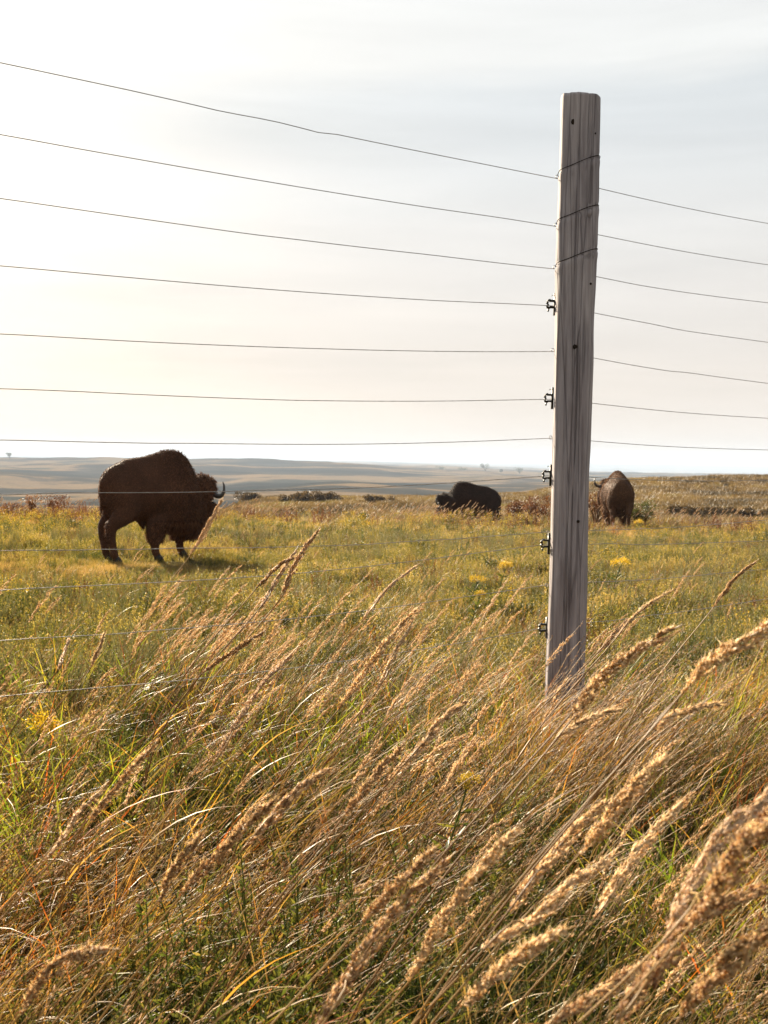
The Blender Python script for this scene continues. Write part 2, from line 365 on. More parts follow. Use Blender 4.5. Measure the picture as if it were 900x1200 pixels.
def tuft(seed, n, rad, lmin, lmax, wid, lean0, lean1, azs, mat, nseg=3, link=False):
    g = rng_(seed); mb = MB(); rr = rad * np.sqrt(g.random(n)); a = g.random(n) * 2 * np.pi
    base = np.stack([rr * np.cos(a), rr * np.sin(a), np.full(n, -.01)], -1)
    blades(mb, g, base, g.normal(0, azs, n), g.uniform(*lean0, n), g.uniform(*lean1, n), g.uniform(lmin, lmax, n), wid * g.uniform(.6, 1.3, n), nseg)
    return mb

def stem_curve(g, base, az, l0, l1, length, n=9, power=1.3, wob=.006):
    s = np.linspace(0, 1, n); ang = l0 + (l1 - l0) * s ** power; am = (ang[1:] + ang[:-1]) / 2; d = length / (n - 1)
    hx = np.concatenate([[0], np.cumsum(np.sin(am) * d)]); hz_ = np.concatenate([[0], np.cumsum(np.cos(am) * d)])
    P = np.stack([base[0] + hx * math.cos(az), base[1] + hx * math.sin(az), base[2] + hz_], -1)
    return P + g.normal(0, wob, P.shape) * s[:, None] * np.array([.5, .5, .5])

def resample(P, n):
    P = np.asarray(P, float); d = np.concatenate([[0], np.cumsum(np.linalg.norm(np.diff(P, axis=0), axis=1))])
    t = np.linspace(0, d[-1], n); return np.stack([np.interp(t, d, P[:, k]) for k in range(3)], -1)

def smooth_path(pts, n=24):
    pts = np.asarray(pts, float); k = len(pts)
    T = np.gradient(pts, axis=0); out_ = []
    for i in range(k - 1):
        for t in np.linspace(0, 1, 8, endpoint=(i == k - 2)):
            h00 = 2 * t**3 - 3 * t**2 + 1; h10 = t**3 - 2 * t**2 + t; h01 = -2 * t**3 + 3 * t**2; h11 = t**3 - t**2
            out_.append(h00 * pts[i] + h10 * T[i] + h01 * pts[i + 1] + h11 * T[i + 1])
    return resample(np.array(out_), n)

def panicle(mb, g, P, width, nbr, spb, size, sw, droop=.0, mat=0, awn=True, wind=(1, .1, -.1), msize=None):
    """a plume of seeds along the path P: nbr short side branches hugging the axis, spb seeds on each"""
    P = resample(P, 40); Lt = np.linalg.norm(np.diff(P, axis=0), axis=1).sum()
    T, U, V = frames(P); pos = []; dr = []; hh = []
    for b in range(nbr):
        s0 = (b + g.random()) / nbr * .86; i = int(s0 * 39)
        env = math.sin(math.pi * min(1, (s0 * .92 + .10)) ** .75) ** .7
        bl = Lt * g.uniform(.14, .24) * (1 - .55 * s0); a = g.random() * 2 * math.pi
        rad = U[i] * math.cos(a) + V[i] * math.sin(a); k = spb
        t = np.sort(g.random(k)); off = width * env * g.uniform(.5, 1.1)
        c = P[i] + T[i] * (bl * t)[:, None] + rad * (off * np.sin(t * 1.9))[:, None] + np.array(wind) * (t ** 2 * off * .5)[:, None]
        j = np.clip(i + (bl * t / Lt * 39).astype(int), 0, 39); c += (P[j] - P[i]) - T[i] * (bl * t)[:, None]
        c += g.normal(0, width * .10, c.shape)
        pos.append(c); dr.append(T[j] + rad * (.35 - .5 * t)[:, None] + g.normal(0, .18, c.shape)); hh.append(np.full(k, s0))
    pos = np.concatenate(pos); dr = np.concatenate(dr); n = len(pos)
    rn = g.random(n)
    spindles(mb, g, pos, dr, size * g.uniform(.7, 1.25, n), sw * g.uniform(.7, 1.3, n), rn, mat)
    if awn:
        d = unit(dr + g.normal(0, .35, dr.shape)); s = unit(np.cross(d, g.normal(size=d.shape))); W = sw * .10
        a0 = pos + unit(dr) * size * .5; v = np.stack([a0 - s * W, a0 + s * W, a0 + d * size * 1.35], 1).reshape(-1, 3)
        mb.add(v, np.arange(n * 3).reshape(-1, 3), np.repeat(np.clip(rn + .3, 0, 1), 3), .5, mat)

src = {}
def put(kind, mb, mats, smooth=False):
    o = mb.build(kind, mats, link=False, smooth=smooth); src.setdefault(kind, []).append(o)

for k in range(8):   # fine low grass
    put('turf_tuft', tuft(100 + k, 85, .13, .05, .17, .0035, (0, .5), (.3, 1.5), 1.6, M_turf), M_turf)
for k in range(6):
    put('grazed_tuft', tuft(150 + k, 110, .30, .05, .20, .006, (0, .6), (.3, 1.4), 1.6, M_graze, 2), M_graze)
for k in range(8):   # long wind-swept blades
    put('long_tuft', tuft(200 + k, 46, .10, .22, .55, .0042, (.1, .6), (.7, 1.85), .75, M_long, 5), M_long)
for k in range(6):   # thin straight stems with a light open head
    g = rng_(300 + k); mb = MB()
    for q in range(5):
        b = np.array([g.normal(0, .06), g.normal(0, .06), -.01])
        P = stem_curve(g, b, g.normal(0, .25), g.uniform(.2, .5), g.uniform(.7, 1.15), g.uniform(.45, .8), 8)
        rn = g.random(); tube(mb, P, np.linspace(.0013, .0006, 8), 4, rn, 0, False)
        n = 16; t = g.uniform(.74, 1, n); i = t * 7; lo = np.clip(i.astype(int), 0, 6); fr = (i - lo)[:, None]
        c = P[lo] * (1 - fr) + P[lo + 1] * fr
        spindles(mb, g, c + g.normal(0, .004, c.shape), (P[-1] - P[-3]) + g.normal(0, .03, c.shape), g.uniform(.006, .012, n), g.uniform(.0015, .003, n), g.random(n), 1)
        for _ in range(2):
            j = g.integers(1, 5); blades(mb, g, P[j][None], np.array([g.normal(0, .5)]), np.array([g.uniform(.3, .8)]), np.array([g.uniform(1.2, 2.2)]), np.array([g.uniform(.12, .3)]), np.array([.003]), 4, np.array([rn]))
    put('stem_tuft', mb, [M_stem, M_pseed])

for k in range(5):   # broad flat green and yellowing blades
    put('broad_tuft', tuft(340 + k, 13, .06, .22, .52, .0095, (.1, .5), (.5, 1.6), .6, M_broad, 6), M_broad)
def forb(seed, nst, hmin, hmax, rad, lpc, ll, lw, lean=.35, mat=0, spread=.7, tipmat=None, stemr=.0016):
    g = rng_(seed); mb = MB()
    for q in range(nst):
        a = g.random() * 6.28; rr = rad * math.sqrt(g.random()); hgt = g.uniform(hmin, hmax)
        P = stem_curve(g, (rr * math.cos(a), rr * math.sin(a), -.01), g.normal(0, 1.2), g.uniform(0, .25), g.uniform(.1, lean * 1.6), hgt, 7)
        tube(mb, P, np.linspace(stemr, stemr * .5, 7), 4, .4, 0, False)
        n = lpc; t = g.uniform(.12, 1, n) ** .8; i = t * 6; lo = np.clip(i.astype(int), 0, 5); fr = (i - lo)[:, None]
        c = P[lo] * (1 - fr) + P[lo + 1] * fr; az = g.random(n) * 6.28
        d = np.stack([np.cos(az) * spread, np.sin(az) * spread, g.uniform(.3, 1.0, n)], -1)
        leaves(mb, g, c, d, ll * g.uniform(.5, 1.2, n) * (1.15 - .6 * t), lw * g.uniform(.6, 1.2, n) * (1.15 - .5 * t), np.clip(g.random(n) * .8 + .2 * t, 0, 1), mat)
    return mb
for k in range(6): put('leafy_weed', forb(400 + k, 14, .10, .34, .14, 48, .026, .0055), M_green)
for k in range(5): put('sage_weed', forb(430 + k, 10, .18, .42, .09, 70, .022, .005, .3, spread=.5), M_sage)
for k in range(5): put('dark_weed', forb(460 + k, 18, .15, .38, .20, 46, .045, .011, .4), M_dark)

for k in range(6): put('pasture_weed', forb(440 + k, 15, .10, .30, .17, 40, .032, .0085, .5, spread=.8), M_olive)
for k in range(5): put('dead_weed', forb(480 + k, 12, .12, .36, .14, 36, .022, .008, .5), M_dead)

def goldenrod_head(mb, g, P, n=260, spreadr=.045, size=.005, mat=1, flat=.95):
    """a branching head: short arching branches crowded with tiny flowers"""
    tip = P[-1]; pos = []
    for b in range(14):
        a = g.random() * 6.28; r_ = spreadr * math.sqrt(g.random()); e = tip + np.array([math.cos(a) * r_, math.sin(a) * r_, flat * (spreadr - r_ * .7) + g.normal(0, .003)])
        s = P[-2] * .7 + P[-1] * .3; Q = np.stack([s * (1 - t) + e * t + np.array([0, 0, .012]) * math.sin(t * 3.1) for t in np.linspace(0, 1, 5)])
        tube(mb, Q, .0007, 3, .5, 0, False); k = n // 14
        pos.append(e + g.normal(0, spreadr * .20, (k, 3)) * np.array([1, 1, .9]))
    pos = np.concatenate(pos); k = len(pos); d = g.normal(size=(k, 3)) + [0, 0, .8]
    leaves(mb, g, pos, d, size * g.uniform(.7, 1.3, k), size * g.uniform(.7, 1.2, k), g.random(k), mat)
for k in range(5):   # yellow flowering weeds for the crest
    g = rng_(500 + k); mb = forb(510 + k, 9, .25, .5, .16, 34, .05, .011, .4)
    for q in range(8):
        c = np.array([g.normal(0, .13), g.normal(0, .13), g.uniform(.22, .46)]); n = 13
        leaves(mb, g, c + g.normal(0, .032, (n, 3)), g.normal(size=(n, 3)) + [0, 0, .4], g.uniform(.012, .026, n), g.uniform(.01, .02, n), g.random(n), 1)
    put('yellow_weed', mb, [M_green, M_yellow])
for k in range(5):   # russet weeds
    put('russet_weed', forb(560 + k, 12, .25, .62, .22, 60, .045, .014, .45), M_rust)

def stalk_mesh(seed, ht, l0, l1, plen, pw, nbr, spb, size, sw, blades_n=5, seedslot=1):
    g = rng_(seed); mb = MB(); P = stem_curve(g, (0, 0, -.02), g.normal(0, .15), l0, l1, ht, 16, 1.4, .004)
    P = resample(P, 30); tube(mb, P, np.linspace(.0019, .0008, 30), 5, .55, 0, False)
    k = int(30 * (1 - plen / ht)); panicle(mb, g, P[k:], pw, nbr, spb, size, sw, mat=seedslot)
    for _ in range(blades_n):
        j = g.integers(1, 12); blades(mb, g, P[j][None], np.array([g.normal(0, .4)]), np.array([g.uniform(.3, .7)]), np.array([g.uniform(1.3, 2.2)]), np.array([g.uniform(.2, .4)]), np.array([.005]), 5, np.array([.3]))
    return mb
for k in range(7): put('plume_stalk', stalk_mesh(600 + k, .72 + .04 * k, .12, .75 + .06 * (k % 4), .17 + .012 * k, .012, 17, 13, .0085, .0030), [M_stem, M_seedlight])
for k in range(4): put('pale_plume', stalk_mesh(620 + k, .55 + .05 * k, .15, .85, .13, .012, 13, 9, .013, .0055, 2), [M_stem, M_pseed])

# ------------------------------------------------------------------ scatter
def scatter(name, kind, pts, rz, sc, label, cat, seed, tilt=.06):
    """one stuff object: points that carry a rotation, a size and which tuft stands there"""
    g = rng_(seed); n = len(pts); cl = bpy.data.collections.new(name + '_sources')
    for o in src[kind]: cl.objects.link(o)
    me = bpy.data.meshes.new(name); me.vertices.add(n); me.vertices.foreach_set('co', np.asarray(pts, np.float32).ravel())
    rot = np.stack([g.normal(0, tilt, n), g.normal(0, tilt, n), rz], -1).astype(np.float32)
    a = me.attributes.new('rot', 'FLOAT_VECTOR', 'POINT'); a.data.foreach_set('vector', rot.ravel())
    a = me.attributes.new('size', 'FLOAT', 'POINT'); a.data.foreach_set('value', np.asarray(sc, np.float32))
    a = me.attributes.new('pick', 'INT', 'POINT'); a.data.foreach_set('value', g.integers(0, len(src[kind]), n).astype(np.int32))
    o = bpy.data.objects.new(name, me); COL.objects.link(o)
    ng = bpy.data.node_groups.new(name + '_nodes', 'GeometryNodeTree')
    ng.interface.new_socket('Geometry', in_out='INPUT', socket_type='NodeSocketGeometry'); ng.interface.new_socket('Geometry', in_out='OUTPUT', socket_type='NodeSocketGeometry')
    N = ng.nodes; L = ng.links; gi = N.new('NodeGroupInput'); go = N.new('NodeGroupOutput')
    ci = N.new('GeometryNodeCollectionInfo'); ci.inputs['Collection'].default_value = cl; ci.inputs['Separate Children'].default_value = True; ci.inputs['Reset Children'].default_value = True
    ip = N.new('GeometryNodeInstanceOnPoints'); ip.inputs['Pick Instance'].default_value = True
    def named(nm, t):
        q = N.new('GeometryNodeInputNamedAttribute'); q.data_type = t; q.inputs['Name'].default_value = nm; return q.outputs[0]
    er = N.new('FunctionNodeEulerToRotation'); L.new(named('rot', 'FLOAT_VECTOR'), er.inputs[0])
    L.new(gi.outputs[0], ip.inputs['Points']); L.new(ci.outputs[0], ip.inputs['Instance']); L.new(named('pick', 'INT'), ip.inputs['Instance Index'])
    L.new(er.outputs[0], ip.inputs['Rotation']); L.new(named('size', 'FLOAT'), ip.inputs['Scale']); L.new(ip.outputs[0], go.inputs[0])
    md = o.modifiers.new('scatter', 'NODES'); md.node_group = ng
    tag(o, label, cat, kind='stuff'); return o

def wedge(seed, n, d0, d1, xm0=-.52, xm1=.52, pad=.4, power=1.0):
    """random points in the field of view, even per area when power is 1; depth d0..d1"""
    g = rng_(seed); u = g.random(n)
    y = (d0 ** (2 * power) + u * (d1 ** (2 * power) - d0 ** (2 * power))) ** (1 / (2 * power))
    x = g.uniform(xm0, xm1, n) * y + g.uniform(-pad, pad, n)
    return x, y, g
def P3(x, y): return np.stack([x, y, H(x, y)], -1)
def pxof(x, y): return 450 + F * x / y

def layer(name, kind, label, cat, zones, tilt=.06):
    X = []; Y = []; S = []; Rz = []
    for (seed, n, d0, d1, dens, smin, smax, power) in zones:
        nearz = d1 <= 6.1      # close to the camera the cover reaches further to both sides
        x, y, g = wedge(seed, int(n * (1.45 if nearz else 1)), d0, d1, pad=1.35 if nearz else .6, power=power)
        keep = g.random(len(x)) < dens(x, y); x = x[keep]; y = y[keep]
        near_b = np.exp(-(((x + 3.0) / 2.6) ** 2 + ((y - 13.2) / 2.6) ** 2))      # the herd has grazed it short here
        near_c = np.exp(-(((x - 6.6) / 2.2) ** 2 + ((y - 26) / 3.5) ** 2))
        k2 = g.random(len(x)) > near_b * (0 if 'grass' in name else .97)
        x = x[k2]; y = y[k2]; cut = 1 - .5 * near_b[k2] 
        X.append(x); Y.append(y); S.append(g.uniform(smin, smax, len(x)) * cut)
        Rz.append(g.normal(0, .42, len(x)) if kind in ('long_tuft', 'stem_tuft', 'plume_stalk', 'pale_plume') else g.random(len(x)) * 6.28)
    X = np.concatenate(X); Y = np.concatenate(Y)
    return scatter(name, kind, P3(X, Y), np.concatenate(Rz), np.concatenate(S), label, cat, zones[0][0] + 7, tilt)

def sm(a, lo, hi): t = np.clip((a - lo) / (hi - lo), 0, 1); return t * t * (3 - 2 * t)
one = lambda x, y: np.ones_like(x)
patch = lambda sc, sd, lo, hi: (lambda x, y: sm(vnoise(x, y, sc, sd) * .65 + vnoise(x, y, sc * .37, sd + 50) * .35, lo, hi))
# how far the tall wind-swept grass reaches back: a band that runs from behind the post down to the left
tall = lambda x, y: 1 - sm(y + 1.0 * (vnoise(x, y, 1.3, 71) - .5), 3.6, 5.4)

layer('short_grass', 'turf_tuft', 'short green and straw coloured grass growing close to the ground around the fence', 'grass', [
    (11, 3600, 1.0, 6.0, lambda x, y: .12 + .75 * patch(.45, 99, .38, .52)(x, y), .8, 1.6, 1), (12, 9000, 5.5, 14, lambda x, y: .15 + .85 * patch(.55, 98, .34, .5)(x, y), .6, 1.4, 1)])
layer('grazed_grass', 'grazed_tuft', 'grazed yellow green grass of the pasture around the bison', 'grass', [
    (21, 12000, 9, 36, lambda x, y: .15 + .85 * patch(.9, 72, .32, .5)(x, y), .5, 1.1, .8)])
layer('long_grass', 'long_tuft', 'long russet and straw grass blades bent over by the wind', 'grass', [
    (34, 260, 3.0, 3.95, lambda x, y: ((pxof(x, y) > 585) & (pxof(x, y) < 740)) * 1.0, .95, 1.3, 1), (31, 850, .95, 5.6, lambda x, y: tall(x, y) * (.10 + .90 * patch(.55, 73, .38, .6)(x, y)), .6, 1.1, .9),
    (32, 2200, 4.5, 13, lambda x, y: patch(1.5, 74, .52, .7)(x, y) * .8, .45, .8, 1),
    (33, 2500, 25, 34, lambda x, y: patch(2.5, 75, .35, .6)(x, y), .5, .9, 1)])
layer('dry_stems', 'stem_tuft', 'thin dry grass stems with light seed heads leaning in the wind', 'grass', [
    (44, 200, 3.0, 3.95, lambda x, y: ((pxof(x, y) > 575) & (pxof(x, y) < 760)) * 1.0, .8, 1.1, 1), (41, 700, 1.0, 5.5, lambda x, y: tall(x, y) * (.3 + .7 * patch(.8, 76, .3, .6)(x, y)), .6, 1.0, .8),
    (42, 500, 5, 12, patch(1.4, 77, .5, .7), .45, .7, 1)])
layer('leafy_weeds', 'leafy_weed', 'leafy green weeds growing in clumps through the grass', 'weeds', [
    (51, 2700, 1.0, 5, lambda x, y: np.clip(patch(.5, 78, .42, .56)(x, y) * (.45 + .9 * sm(-y, -2.6, -2.0)), 0, 1), .6, 1.2, .9), (52, 7000, 4.0, 15, patch(.8, 79, .34, .52), .4, .95, 1), (54, 200, 1.2, 2.3, lambda x, y: ((pxof(x, y) > 200) & (pxof(x, y) < 640)) * patch(.4, 96, .42, .55)(x, y), .9, 1.5, 1),
    (53, 6000, 13, 33, patch(1.8, 80, .42, .6), .4, .95, .9)])
layer('sage_weeds', 'sage_weed', 'grey green sage like weeds standing in the grass', 'weeds', [
    (61, 700, 1.3, 6, patch(.6, 81, .44, .6), .5, 1.0, 1), (62, 4600, 4.5, 20, patch(1.0, 82, .42, .56), .45, 1.05, 1)])
layer('broad_grass', 'broad_tuft', 'broad flat green and yellow grass blades in the foreground', 'grass', [
    (121, 950, 1.0, 5, patch(.6, 91, .42, .6), .6, 1.1, .9)])
layer('dead_weeds', 'dead_weed', 'dry brown weeds scattered through the pasture', 'weeds', [
    (131, 700, 1.5, 6, patch(.6, 92, .42, .6), .5, 1.0, 1), (132, 5200, 4.5, 20, patch(.8, 93, .42, .6), .4, .95, 1), (133, 4000, 18, 34, patch(1.4, 94, .42, .6), .4, .9, 1)])
layer('pasture_weeds', 'pasture_weed', 'small olive and yellowing leafy weeds all over the pasture', 'weeds', [
    (141, 9500, 4.2, 17, lambda x, y: .25 + .75 * patch(.7, 95, .34, .55)(x, y), .4, 1.05, 1), (142, 7500, 15, 34, lambda x, y: .2 + .8 * patch(1.3, 97, .36, .56)(x, y), .4, .95, 1)])
layer('dark_weeds', 'dark_weed', 'dark green low weeds in scattered patches', 'weeds', [
    (71, 1100, 1.1, 6, patch(.6, 83, .55, .66), .5, .9, 1), (72, 3600, 4, 30, patch(.9, 84, .50, .60), .35, .95, .8)])
layer('yellow_weeds', 'yellow_weed', 'yellow flowering weeds along the crest behind the bison', 'weeds', [
    (81, 1700, 20, 34.5, lambda x, y: patch(2.0, 85, .44, .60)(x, y) * (.35 + .65 * sm(-x, -6, 6)), .5, 1.1, 1),
    (83, 260, 29, 33.5, lambda x, y: ((pxof(x, y) > 480) & (pxof(x, y) < 640)) * 1.0, .8, 1.25, 1), (82, 160, 6, 22, patch(1.5, 86, .5, .7), .5, .8, 1)])
layer('russet_weeds', 'russet_weed', 'reddish brown weeds along the crest', 'weeds', [
    (91, 1700, 27, 35, lambda x, y: patch(1.8, 87, .40, .55)(x, y) * np.where(pxof(x, y) < 130, 1, .25), .6, 1.25, 1),
    (92, 420, 1.6, 12, patch(.7, 88, .5, .64), .3, .65, .9)])
layer('plume_grass', 'plume_stalk', 'tall tan plumed grasses leaning in the wind', 'grass', [
    (95, 620, 2.2, 5.0, lambda x, y: .9 * sm(pxof(x, y), 60, 240) * (1 - sm(pxof(x, y), 430, 560)) * patch(.7, 89, .38, .6)(x, y) + .12, .72, 1.0, 1),
    (96, 130, 1.5, 3.4, lambda x, y: .3 + 0 * x, .65, .85, 1), (97, 60, 5, 11, one, .6, .85, 1)])
for k in range(5): put('hill_tuft', tuft(170 + k, 130, .55, .12, .45, .03, (0, .6), (.3, 1.3), 1.2, M_hill, 2), M_hill)
layer('hillside_grass', 'hill_tuft', 'brown and olive rough grass covering the hillsides beyond the crest', 'grass', [
    (111, 20000, 38, 175, one, .7, 1.8, .62)])
layer('pale_plumes', 'pale_plume', 'pale tufted grass heads catching the light along the crest', 'grass', [
    (98, 1300, 28, 35, patch(2.0, 90, .33, .52), .85, 1.4, 1)])

# ------------------------------------------------------------------ fence
def wood_mat():
    m, nt, N, L, out = new_mat('weathered_wood')
    tc = N.new('ShaderNodeTexCoord'); p = N.new('ShaderNodeBsdfPrincipled'); p.inputs['Roughness'].default_value = .85; p.inputs['Specular IOR Level'].default_value = .2
    mp = N.new('ShaderNodeMapping'); mp.inputs['Scale'].default_value = (75, 75, 3.2); L.new(tc.outputs['Object'], mp.inputs[0])
    n1 = N.new('ShaderNodeTexNoise'); n1.inputs['Scale'].default_value = 1; n1.inputs['Detail'].default_value = 8; n1.inputs['Roughness'].default_value = .65; n1.inputs['Distortion'].default_value = .6; L.new(mp.outputs[0], n1.inputs[0])
    mp2 = N.new('ShaderNodeMapping'); mp2.inputs['Scale'].default_value = (9, 9, 1.7); L.new(tc.outputs['Object'], mp2.inputs[0])
    n2 = N.new('ShaderNodeTexNoise'); n2.inputs['Scale'].default_value = 1; n2.inputs['Detail'].default_value = 4; L.new(mp2.outputs[0], n2.inputs[0])
    r1 = ramp(N, [(.24, (.11, .095, .097)), (.40, (.225, .205, .208)), (.60, (.32, .298, .30)), (.8, (.43, .41, .40))]); L.new(n1.outputs['Fac'], r1.inputs[0])
    r2 = ramp(N, [(.34, (.42, .38, .40)), (.46, (.72, .70, .74)), (.56, (.86, .83, .84)), (.68, (1, .97, .95))]); L.new(n2.outputs['Fac'], r2.inputs[0])
    mx = N.new('ShaderNodeMix'); mx.data_type = 'RGBA'; mx.blend_type = 'MULTIPLY'; mx.inputs[0].default_value = .7; L.new(r1.outputs[0], mx.inputs[6]); L.new(r2.outputs[0], mx.inputs[7])
    # checks: thin dark splits running up the post
    mp3 = N.new('ShaderNodeMapping'); mp3.inputs['Scale'].default_value = (26, 26, .8); L.new(tc.outputs['Object'], mp3.inputs[0])
    v = N.new('ShaderNodeTexVoronoi'); v.feature = 'DISTANCE_TO_EDGE'; v.inputs['Scale'].default_value = 1; L.new(mp3.outputs[0], v.inputs[0])
    r3 = ramp(N, [(0, (.12, .10, .10)), (.035, (1, 1, 1))]); L.new(v.outputs[0], r3.inputs[0])
    m2 = N.new('ShaderNodeMix'); m2.data_type = 'RGBA'; m2.blend_type = 'MULTIPLY'; m2.inputs[0].default_value = .5; L.new(mx.outputs[2], m2.inputs[6]); L.new(r3.outputs[0], m2.inputs[7])
    L.new(m2.outputs[2], p.inputs['Base Color'])
    ad = math_n(N, L, 'ADD', n1.outputs['Fac'], r3.outputs[0]); b = N.new('ShaderNodeBump'); b.inputs['Strength'].default_value = .7; b.inputs['Distance'].default_value = .004
    L.new(ad, b.inputs['Height']); L.new(b.outputs[0], p.inputs['Normal']); L.new(p.outputs[0], out.inputs[0]); return m
M_wood = wood_mat()
M_wire = simple_mat('galvanised_wire', (.24, .225, .21), .5, .6, .5, 30)
M_plastic = simple_mat('black_plastic', (.012, .011, .010), .45, 0, .4, 30)
M_hole = simple_mat('knot_wood', (.02, .014, .010), .9, 0, .1, 60)

PX, PY = at(652, 640, 4.03).x + .050, 4.03
FD = Vector((.857, .515, 0)).normalized()         # direction the fence runs in, away to the right
fence = empty('wire_fence', (PX, PY, h1(PX, PY)))
tag(fence, 'tall wire fence with a weathered grey wooden post and many thin wires across the pasture', 'fence')
GZ = fence.location.z

def post_mesh(seed, top, width=.158):
    g = rng_(seed); nz, na = 260, 96; z = np.linspace(-.35, top, nz); a = np.linspace(0, 2 * np.pi, na, endpoint=False)
    A, Z = np.meshgrid(a, z); r0 = width / 2
    A2 = A + .20; sq = (np.abs(np.cos(A2)) ** 7 + np.abs(np.sin(A2)) ** 7) ** (-1 / 7.)
    prof = .42 + .56 * sq * (1 - .02 * np.cos(3 * A + Z * 1.3))
    lat = 1 + .025 * np.sin(Z * 3.1 + 1) * 1.2 + .02 * np.sin(Z * 7.7 + 2 * np.cos(A)) + (vnoise(A * 3, Z * 6, 1, 31) - .5) * .05 + (vnoise(A * 9, Z * 3, 1, 32) - .5) * .04
    rr = r0 * prof * lat
    for ac, zc, ln, dp in ((4.50, 2.15, .55, .012), (4.68, 1.2, .7, .012), (4.45, .75, .5, .016), (5.1, .9, .6, .009), (4.1, 1.5, .4, .007), (4.95, 2.6, .25, .010)):   # splits
        rr -= dp * np.exp(-((A - ac - .05 * np.sin(Z * 5)) / .035) ** 2) * np.exp(-((Z - zc) / ln) ** 4)
    for zc, sl in ((TOPS[0], .034), (TOPS[1], .034), (TOPS[2], .034)):     # grooves where the tie wires bit in
        zz = Z - (zc + sl + (np.sin(A) * 0 + np.cos(A)) * .034); rr -= .0045 * np.exp(-(zz / .006) ** 2)
        rr += .0025 * np.exp(-((zz + .02) / .02) ** 2)
    X = rr * np.cos(A); Y = rr * np.sin(A)
    Zt = Z.copy(); Zt[-1] += X[-1] * -.06 + Y[-1] * .02 + (vnoise(A[-1] * 6, A[-1] * 0, 1, 33) - .5) * .006
    v = np.stack([X, Y, Zt], -1).reshape(-1, 3)
    i = np.arange(nz - 1)[:, None] * na; j = np.arange(na)[None]; jn = (j + 1) % na
    q = np.stack([i + j, i + jn, i + na + jn, i + na + j], -1).reshape(-1, 4)
    v = np.vstack([v, [0, 0, top + .003]]); jj = np.arange(na)
    cap = np.stack([jj + (nz - 1) * na, (jj + 1) % na + (nz - 1) * na, np.full(na, nz * na)], -1)
    mb = MB(); mb.add(v, [q, cap]); return mb

WZ = [2.468, 2.275, 2.103, 1.953, 1.767, 1.570, 1.409, 1.254, 1.019, .970, .798, .619]     # heights at the post
WL = [2.465, 2.256, 2.068, 1.870, 1.668, 1.502, 1.349, 1.186, 1.016, .890, .737, .564]     # where they leave the frame on the left
WR = [2.468, 2.273, 2.090, 1.902, 1.707, 1.536, 1.385, 1.235, 1.040, .940, .800, .650]     # and on the right
INS = [3, 5, 7, 9, 11]; TOPS = [WZ[0] - GZ, WZ[1] - GZ, WZ[2] - GZ]
TOP = at(678, 116, 4.03).z - GZ
def add_post(loc, seed, lean, detail=True):
    po = post_mesh(seed, TOP).build('fence_post', M_wood, fence, smooth=True)
    po.location = loc - fence.location; po.rotation_euler = (0, lean, seed * 0.0)
    if not detail: return po
    base = Vector(loc)
    for k, z in enumerate(WZ):
        zl = z - base.z
        if k in INS:
            mb = MB(); x0 = -.080
            box(mb, (x0 + .001, 0, zl), (.007, .026, .088)); box(mb, (x0 - .010, 0, zl + .014), (.020, .020, .007)); box(mb, (x0 - .010, 0, zl - .012), (.020, .020, .007))
            for s in (-1, 1):
                tube(mb, [(x0 - .018, s * .006, zl + .018), (x0 - .027, s * .008, zl + .014), (x0 - .031, s * .008, zl + .007), (x0 - .026, s * .006, zl + .003)], .0042, 6)
                tube(mb, [(x0 - .018, s * .006, zl - .016), (x0 - .027, s * .008, zl - .013), (x0 - .030, s * .008, zl - .006), (x0 - .025, s * .006, zl - .002)], .0042, 6)
            tube(mb, [(x0 - .024, 0, zl - .02), (x0 - .025, 0, zl - .03)], .0035, 6)
            tube(mb, [(x0 + .004, 0, zl + .036), (x0 - .012, 0, zl + .037), (x0 - .0125, 0, zl + .032)], .0012, 5)
            o = mb.build('insulator', M_plastic, po, smooth=False, loc=(0, .028, 0))
        else:
            mb = MB(); t = np.linspace(0, 2 * np.pi, 14)
            tube(mb, np.stack([-.086 + .006 * np.cos(t) , .002 * np.sin(t), zl + .007 * np.sin(t)], -1), .0014, 5, cap=False)
            mb.build('staple', M_wire, po, loc=(.004, .028, 0))
    for z in TOPS:      # wraps of tie wire round the post
        a = np.linspace(-.1, 2 * np.pi + .1, 60); sq = (np.abs(np.cos(a + .20)) ** 7 + np.abs(np.sin(a + .20)) ** 7) ** (-1 / 7.); r = .0800 * (.42 + .56 * sq) + .0045
        mb = MB(); tube(mb, np.stack([r * np.cos(a), r * np.sin(a), z + .034 + np.cos(a) * .034], -1), .0017, 5, cap=False)
        mb.build('tie_wire', M_hole, po)
    for px_, z, s in ((-.034, TOP - .115, .015), (-.010, 1.77 - GZ, .010), (.045, 2.02 - GZ, .005), (.02, 1.08, .006), (.048, TOP - .16, .004), (-.03, 2.18 - GZ, .005)):
        aa = np.linspace(math.pi * 1.02, math.pi * 1.98, 400); rq = .079 * (.42 + .56 * (np.abs(np.cos(aa + .20)) ** 7 + np.abs(np.sin(aa + .20)) ** 7) ** (-1 / 7.)); qi = int(np.argmin(np.abs(rq * np.cos(aa) - px_)))
        mb = MB(); yy = float((rq * np.sin(aa))[qi]) - .001; t = np.linspace(0, 2 * np.pi, 10, endpoint=False)
        tube(mb, [(px_, yy + .010, z), (px_, yy + .001, z), (px_, yy - .0015, z), (px_, yy - .002, z)], [s, s * 1.0, s * .8, s * .3], 10)
        mb.build('knot', M_hole, po, smooth=True)
    return po
main = Vector((PX, PY, GZ))
add_post(main, 1, R(.10))
nl = Vector((PX, PY, 0)) - FD * 5.2; nr_ = Vector((PX, PY, 0)) + FD * 5.2
